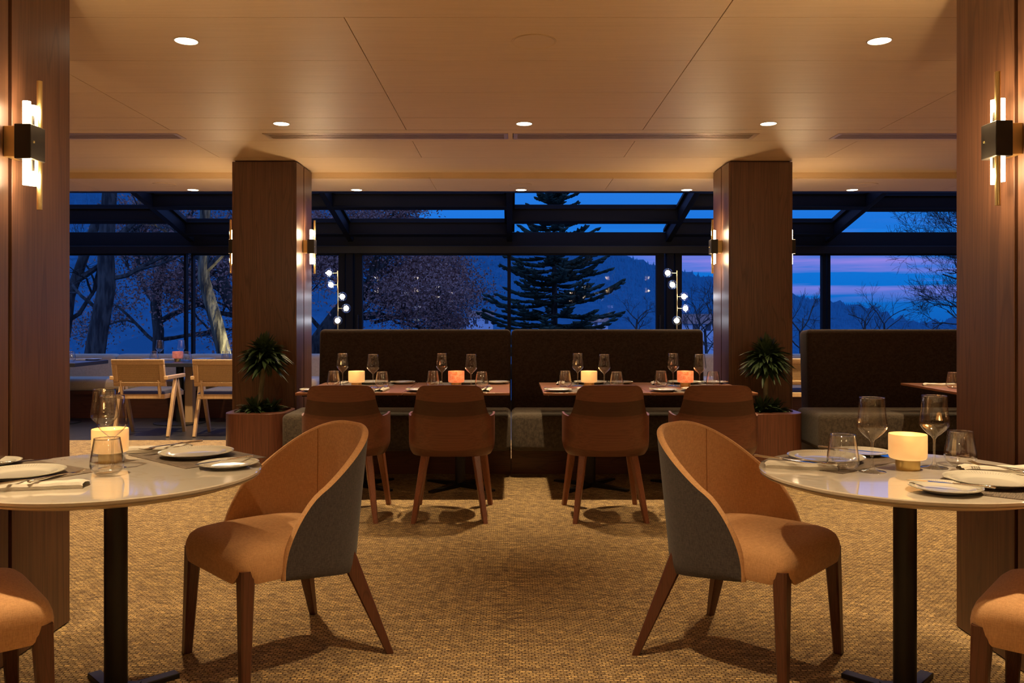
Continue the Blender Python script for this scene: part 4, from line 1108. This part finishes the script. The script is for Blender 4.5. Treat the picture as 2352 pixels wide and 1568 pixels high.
def oak(label, trunk, r0, boughs, nleaf, seed, lrad=.3, lsize=.06, depth=4, barkm='bark', kids=(2, 3)):
    rnd = random.Random(seed); r = thing('oak_tree', label, 'tree', trunk[0]); o = Vector(trunk[0])
    mb = MB(); pts = [Vector(p)-o for p in trunk]; n = len(pts)
    mb.tube(pts, [r0*(1-.3*i/(n-1)) for i in range(n)], 14)
    mb.build('trunk', M[barkm], r, True); mb = MB(); tips = []
    for bp, bd, bl, br in boughs: grow(mb, tips, Vector(bp)-o, Vector(bd).normalized(), bl, br, depth, rnd, kids=kids)
    mb.build('branches', M['bark'], r, True)
    if nleaf:
        cs = [t[0] for t in tips if t[2] <= 2]; mb = MB(); leaves(mb, cs, nleaf, lrad, lsize, rnd); o2 = mb.build('leaves', M['brownleaf'], r); o2['label'] = 'dry brown leaves'
    return r
def A(px_, py_, d): return atd(px_, py_, d)
# big brown-leaved oak behind the left glass doors
d0 = 23
oak('spreading oak with dry brown leaves behind the glass door left of centre', [A(700, 860, d0), A(730, 790, d0), A(780, 720, d0), A(840, 650, d0)], .30,
    [(A(730, 770, d0), (.9, -.1, .2), 1.7, .11), (A(790, 700, d0), (.8, .3, .4), 1.5, .10), (A(840, 655, d0), (.7, -.2, .8), 1.3, .09), (A(840, 655, d0), (1, .2, .05), 1.5, .09), (A(820, 680, d0), (-.6, .1, .9), 1.4, .08),
     (A(760, 735, d0), (1, -.3, .0), 2.0, .08), (A(740, 760, d0), (-.7, .3, .6), 1.4, .07), (A(850, 640, d0), (.2, .3, 1), 1.4, .09), (A(860, 740, d0), (1, .2, -.1), 1.5, .05), (A(800, 700, d0), (-.2, .4, .8), 1.3, .06)],
    70000, 11, .30, .042)
# left window trees
oak('massive leaning bare trunk seen through the left window', [A(212, 850, 17), A(226, 760, 17), A(245, 660, 17), A(243, 570, 17), A(252, 440, 17)], .205,
    [(A(252, 640, 17), (.8, .1, .3), 1.3, .05), (A(250, 560, 17), (.6, .2, .9), 1.6, .07), (A(232, 720, 17), (-.7, .1, .5), 1.1, .04), (A(250, 470, 17), (-.5, .1, .9), 1.6, .08)], 0, 21, depth=4)
oak('bare trunk leaning right at the edge of the left window', [A(120, 880, 18), A(150, 760, 18), A(160, 680, 18), A(196, 580, 18), (A(235, 470, 18))], .13,
    [(A(168, 650, 18), (.8, 0, .6), 1.7, .07), (A(150, 740, 18), (.6, .2, .5), 1.3, .05)], 0, 23, depth=4)
oak('oak with brown leaves in the middle of the left window', [A(362, 850, 20), A(364, 760, 20), A(357, 700, 20), A(368, 620, 20), A(385, 560, 20), A(400, 470, 20)], .135,
    [(A(364, 740, 20), (.8, .1, .3), 1.5, .07), (A(358, 700, 20), (-.8, .1, .25), 1.5, .06), (A(366, 640, 20), (.9, 0, .3), 1.6, .07), (A(372, 620, 20), (-.5, 0, .8), 1.2, .06), (A(364, 790, 20), (-.8, .2, .1), 1.5, .05), (A(364, 780, 20), (.8, .2, .05), 1.4, .05), (A(390, 540, 20), (.7, .1, .7), 1.5, .06)],
    13000, 25, .28, .043)
oak('gnarled trunk lit pale yellow from below beside the left mid pillar', [A(522, 850, 14.5), A(512, 800, 14.5), A(497, 740, 14.5), A(482, 690, 14.5), A(468, 640, 14.5), A(468, 560, 14.5), A(474, 440, 14.5)], .125,
    [(A(474, 620, 14.5), (.9, .1, .5), 1.2, .06), (A(470, 600, 14.5), (-.6, .3, .7), .9, .04)], 0, 27, depth=4, barkm='barkpale')
oak('brown-leaved oak crown behind the pale lit trunk', [A(600, 870, 19), A(570, 740, 19), A(530, 690, 19), A(505, 640, 19)], .2,
    [(A(560, 730, 19), (-.8, .2, .1), 1.2, .06), (A(530, 690, 19), (-.6, .1, .5), 1.3, .06), (A(505, 640, 19), (.4, .2, .8), 1.3, .06), (A(590, 820, 19), (-.9, .3, .2), 1.4, .06), (A(560, 760, 19), (.6, .2, .7), 1.5, .06)], 10000, 29, .28, .043)
# uplight that washes the pale trunk
ul = bpy.data.lights.new('garden_uplight', 'SPOT'); ul.energy = 420; ul.color = (1, .86, .5); ul.spot_size = .75; ul.spot_blend = .6; ul.shadow_soft_size = .05
gu = thing('garden_uplight', 'small garden uplight at the foot of the pale lit trunk', 'light', (-4.35, 14.25, -.12))
MB().lathe([(.05, 0), (.05, .09), (.045, .1), (.0005, .1)], 20).build('housing', M['black'], gu, True)
uo = bpy.data.objects.new('garden_uplight_beam', ul); COL.objects.link(uo); uo.parent = gu; uo.location = (0, 0, .13)
tgt = Vector(A(500, 730, 14.5))-Vector((-4.35, 14.25, .01)); uo.rotation_euler = tgt.to_track_quat('-Z', 'Y').to_euler()
# bare tree at the right and small saplings
oak('wide bare tree with fine twigs at the far right window', [A(2420, 860, 22), A(2400, 760, 22), A(2370, 690, 22), A(2330, 620, 22)], .2,
    [(A(2390, 740, 22), (-1, 0, .15), 1.9, .05), (A(2385, 715, 22), (-1, .1, .35), 1.9, .05), (A(2370, 690, 22), (-1, -.1, .2), 1.9, .055), (A(2360, 670, 22), (-.9, .1, .5), 1.8, .05), (A(2340, 640, 22), (-.9, .1, .4), 1.8, .05), (A(2330, 620, 22), (-.7, 0, .7), 1.7, .05), (A(2395, 755, 22), (-1, .2, .0), 1.8, .05)], 0, 33, depth=5, kids=(3, 4))
for k, (px_, pb, pt, d) in enumerate([(1215, 0, 0, 0)][:0]+[(1458, 790, 700, 30), (1625, 850, 700, 24), (1650, 860, 690, 21), (1842, 860, 700, 22), (2035, 830, 690, 34), (1985, 800, 700, 33), (1596, 820, 720, 22)]):
    b0 = A(px_, pb, d); t0 = A(px_+random.Random(k).uniform(-8, 8), (pb+pt*1.6)/2.6, d); hgt = (pb-pt)/F*d
    names_ = ['slim bare sapling between the fir and the right door frame', 'bare sapling seen left of the right mid pillar, taller one', 'bare sapling tight against the right mid pillar', 'bare sapling just right of the right mid pillar', 'bare sapling left of the wide bare tree at the right', 'small bare sapling right of the right window mullion', 'thin bare sapling under the right globe lamp']
    oak(names_[k], [b0, tuple((Vector(b0)+Vector(t0))/2), t0], .05, [(tuple(Vector(b0).lerp(Vector(t0), q)), ((-1)**i*.8, .1, 1), hgt*.42, .02) for i, q in enumerate((.4, .6, .8, 1.0, 1.0))], 0, 50+k, depth=3)
# --- fir
def fir(label, px_, d, ytop, ybot, seed):
    rnd = random.Random(seed); x0 = (px_-VX)*d/F; zt = H+(VY-ytop)/F*d; z0 = H+(VY-ybot)/F*d; r = thing('fir_tree', label, 'tree', (x0, d, z0)); h = zt-z0
    MB().tube([(0, 0, 0), (.02, 0, h*.5), (0, 0, h)], [.12, .07, .012], 10).build('trunk', M['bark'], r, True)
    mb = MB(); bmk = MB(); z = h-.12; a0 = 0
    while z > .3:
        f = (h-z)/h; R_ = .28+2.25*f**.82; nb = 7+int(7*f); a0 += .7
        for k in range(nb):
            a = a0+2*PI*k/nb+rnd.gauss(0, .15); L = R_*rnd.uniform(.62, 1.12); zz = z+rnd.uniform(-.12, .12); pts = []; m = 9; up_ = rnd.uniform(-.02, .22)
            for i in range(m+1):
                q = i/m; pts.append(Vector((math.cos(a)*L*q, math.sin(a)*L*q, zz-.09*L*math.sin(q*PI*.75)+L*q**2*(.16*(1-f)+up_))))
            bmk.tube(pts, [.018*(1-q/m*.8) for q in range(m+1)], 5, caps=False)
            side = Vector((-math.sin(a), math.cos(a), 0)); fw = Vector((math.cos(a), math.sin(a), 0))
            mb.tube(pts[2:]+[pts[-1]+(pts[-1]-pts[-2])*.3], [.036]*(m-1)+[.010], 5)
            for i in range(2, m+1):
                ll = (.14+.34*L*.4)*(1-i/(m+1)*.6)*rnd.uniform(.6, 1.25)
                for s in (-1, 1):
                    p = pts[i]; dd = (fw*.75+side*s+Vector((0, 0, rnd.uniform(-.15, .25)))).normalized(); e = p+dd*ll
                    mb.tube([p, p+dd*ll*.55, e+Vector((0, 0, .03))], [.034, .040, .010], 5)
                    if ll > .22:
                        for s2 in (-1, 1):
                            q = p+dd*ll*.5; d2 = (dd+fw.cross(Vector((0, 0, 1)))*s2*.6+fw*.4).normalized(); mb.tube([q, q+d2*ll*.4], [.036, .01], 5)
        z -= .19+.17*f
    bmk.build('branches', M['bark'], r, True); mb.build('needles', M['needle'], r, True); return r
fir('dark fir tree behind the glass door right of centre', 1272, 22, 395, 900, 8)
# --- houses and far lights
def house(label, px_, py_, d, wd, hh, dp=6):
    x, y, z = atd(px_, py_, d); r = thing('house', label, 'house', (x, y, z-1.5))
    MB().box(-wd/2, wd/2, 0, dp, -3, hh+1.5).build('wall', M['white'], r)
    MB().add([(-wd/2-.4, -.4, hh+1.4), (wd/2+.4, -.4, hh+1.4), (wd/2+.4, dp+.4, hh+1.4), (-wd/2-.4, dp+.4, hh+1.4), (-wd/2-.4, dp/2, hh+3.2), (wd/2+.4, dp/2, hh+3.2)],
             [(0, 1, 5, 4), (2, 3, 4, 5), (0, 4, 3), (1, 2, 5), (3, 2, 1, 0)]).build('roof', M['roof'], r)
    n = max(2, int(wd/2.2))
    for k in range(n):
        cx = -wd/2+wd*(k+.5)/n
        for zz in ((2.2,) if hh < 4 else (1.8, 4.4)): MB().box(cx-.5, cx+.5, -.05, .02, zz, zz+1.1).build('window', M['hwin'], r)
    return r
house('white hillside house low in the glass left of the fir', 1104, 749, 230, 6.5, 2.6); house('small pale house at the edge of the brown oak', 1058, 757, 240, 4.5, 1.6)
house('pale house with clay roof under the right globe lamp', 1585, 758, 200, 5, 2.2); house('pale house with clay roof left of the right mid pillar', 1612, 768, 150, 4.5, 2.0); house('little pale house low on the hill right of the fir', 1378, 752, 260, 5, 1.8)
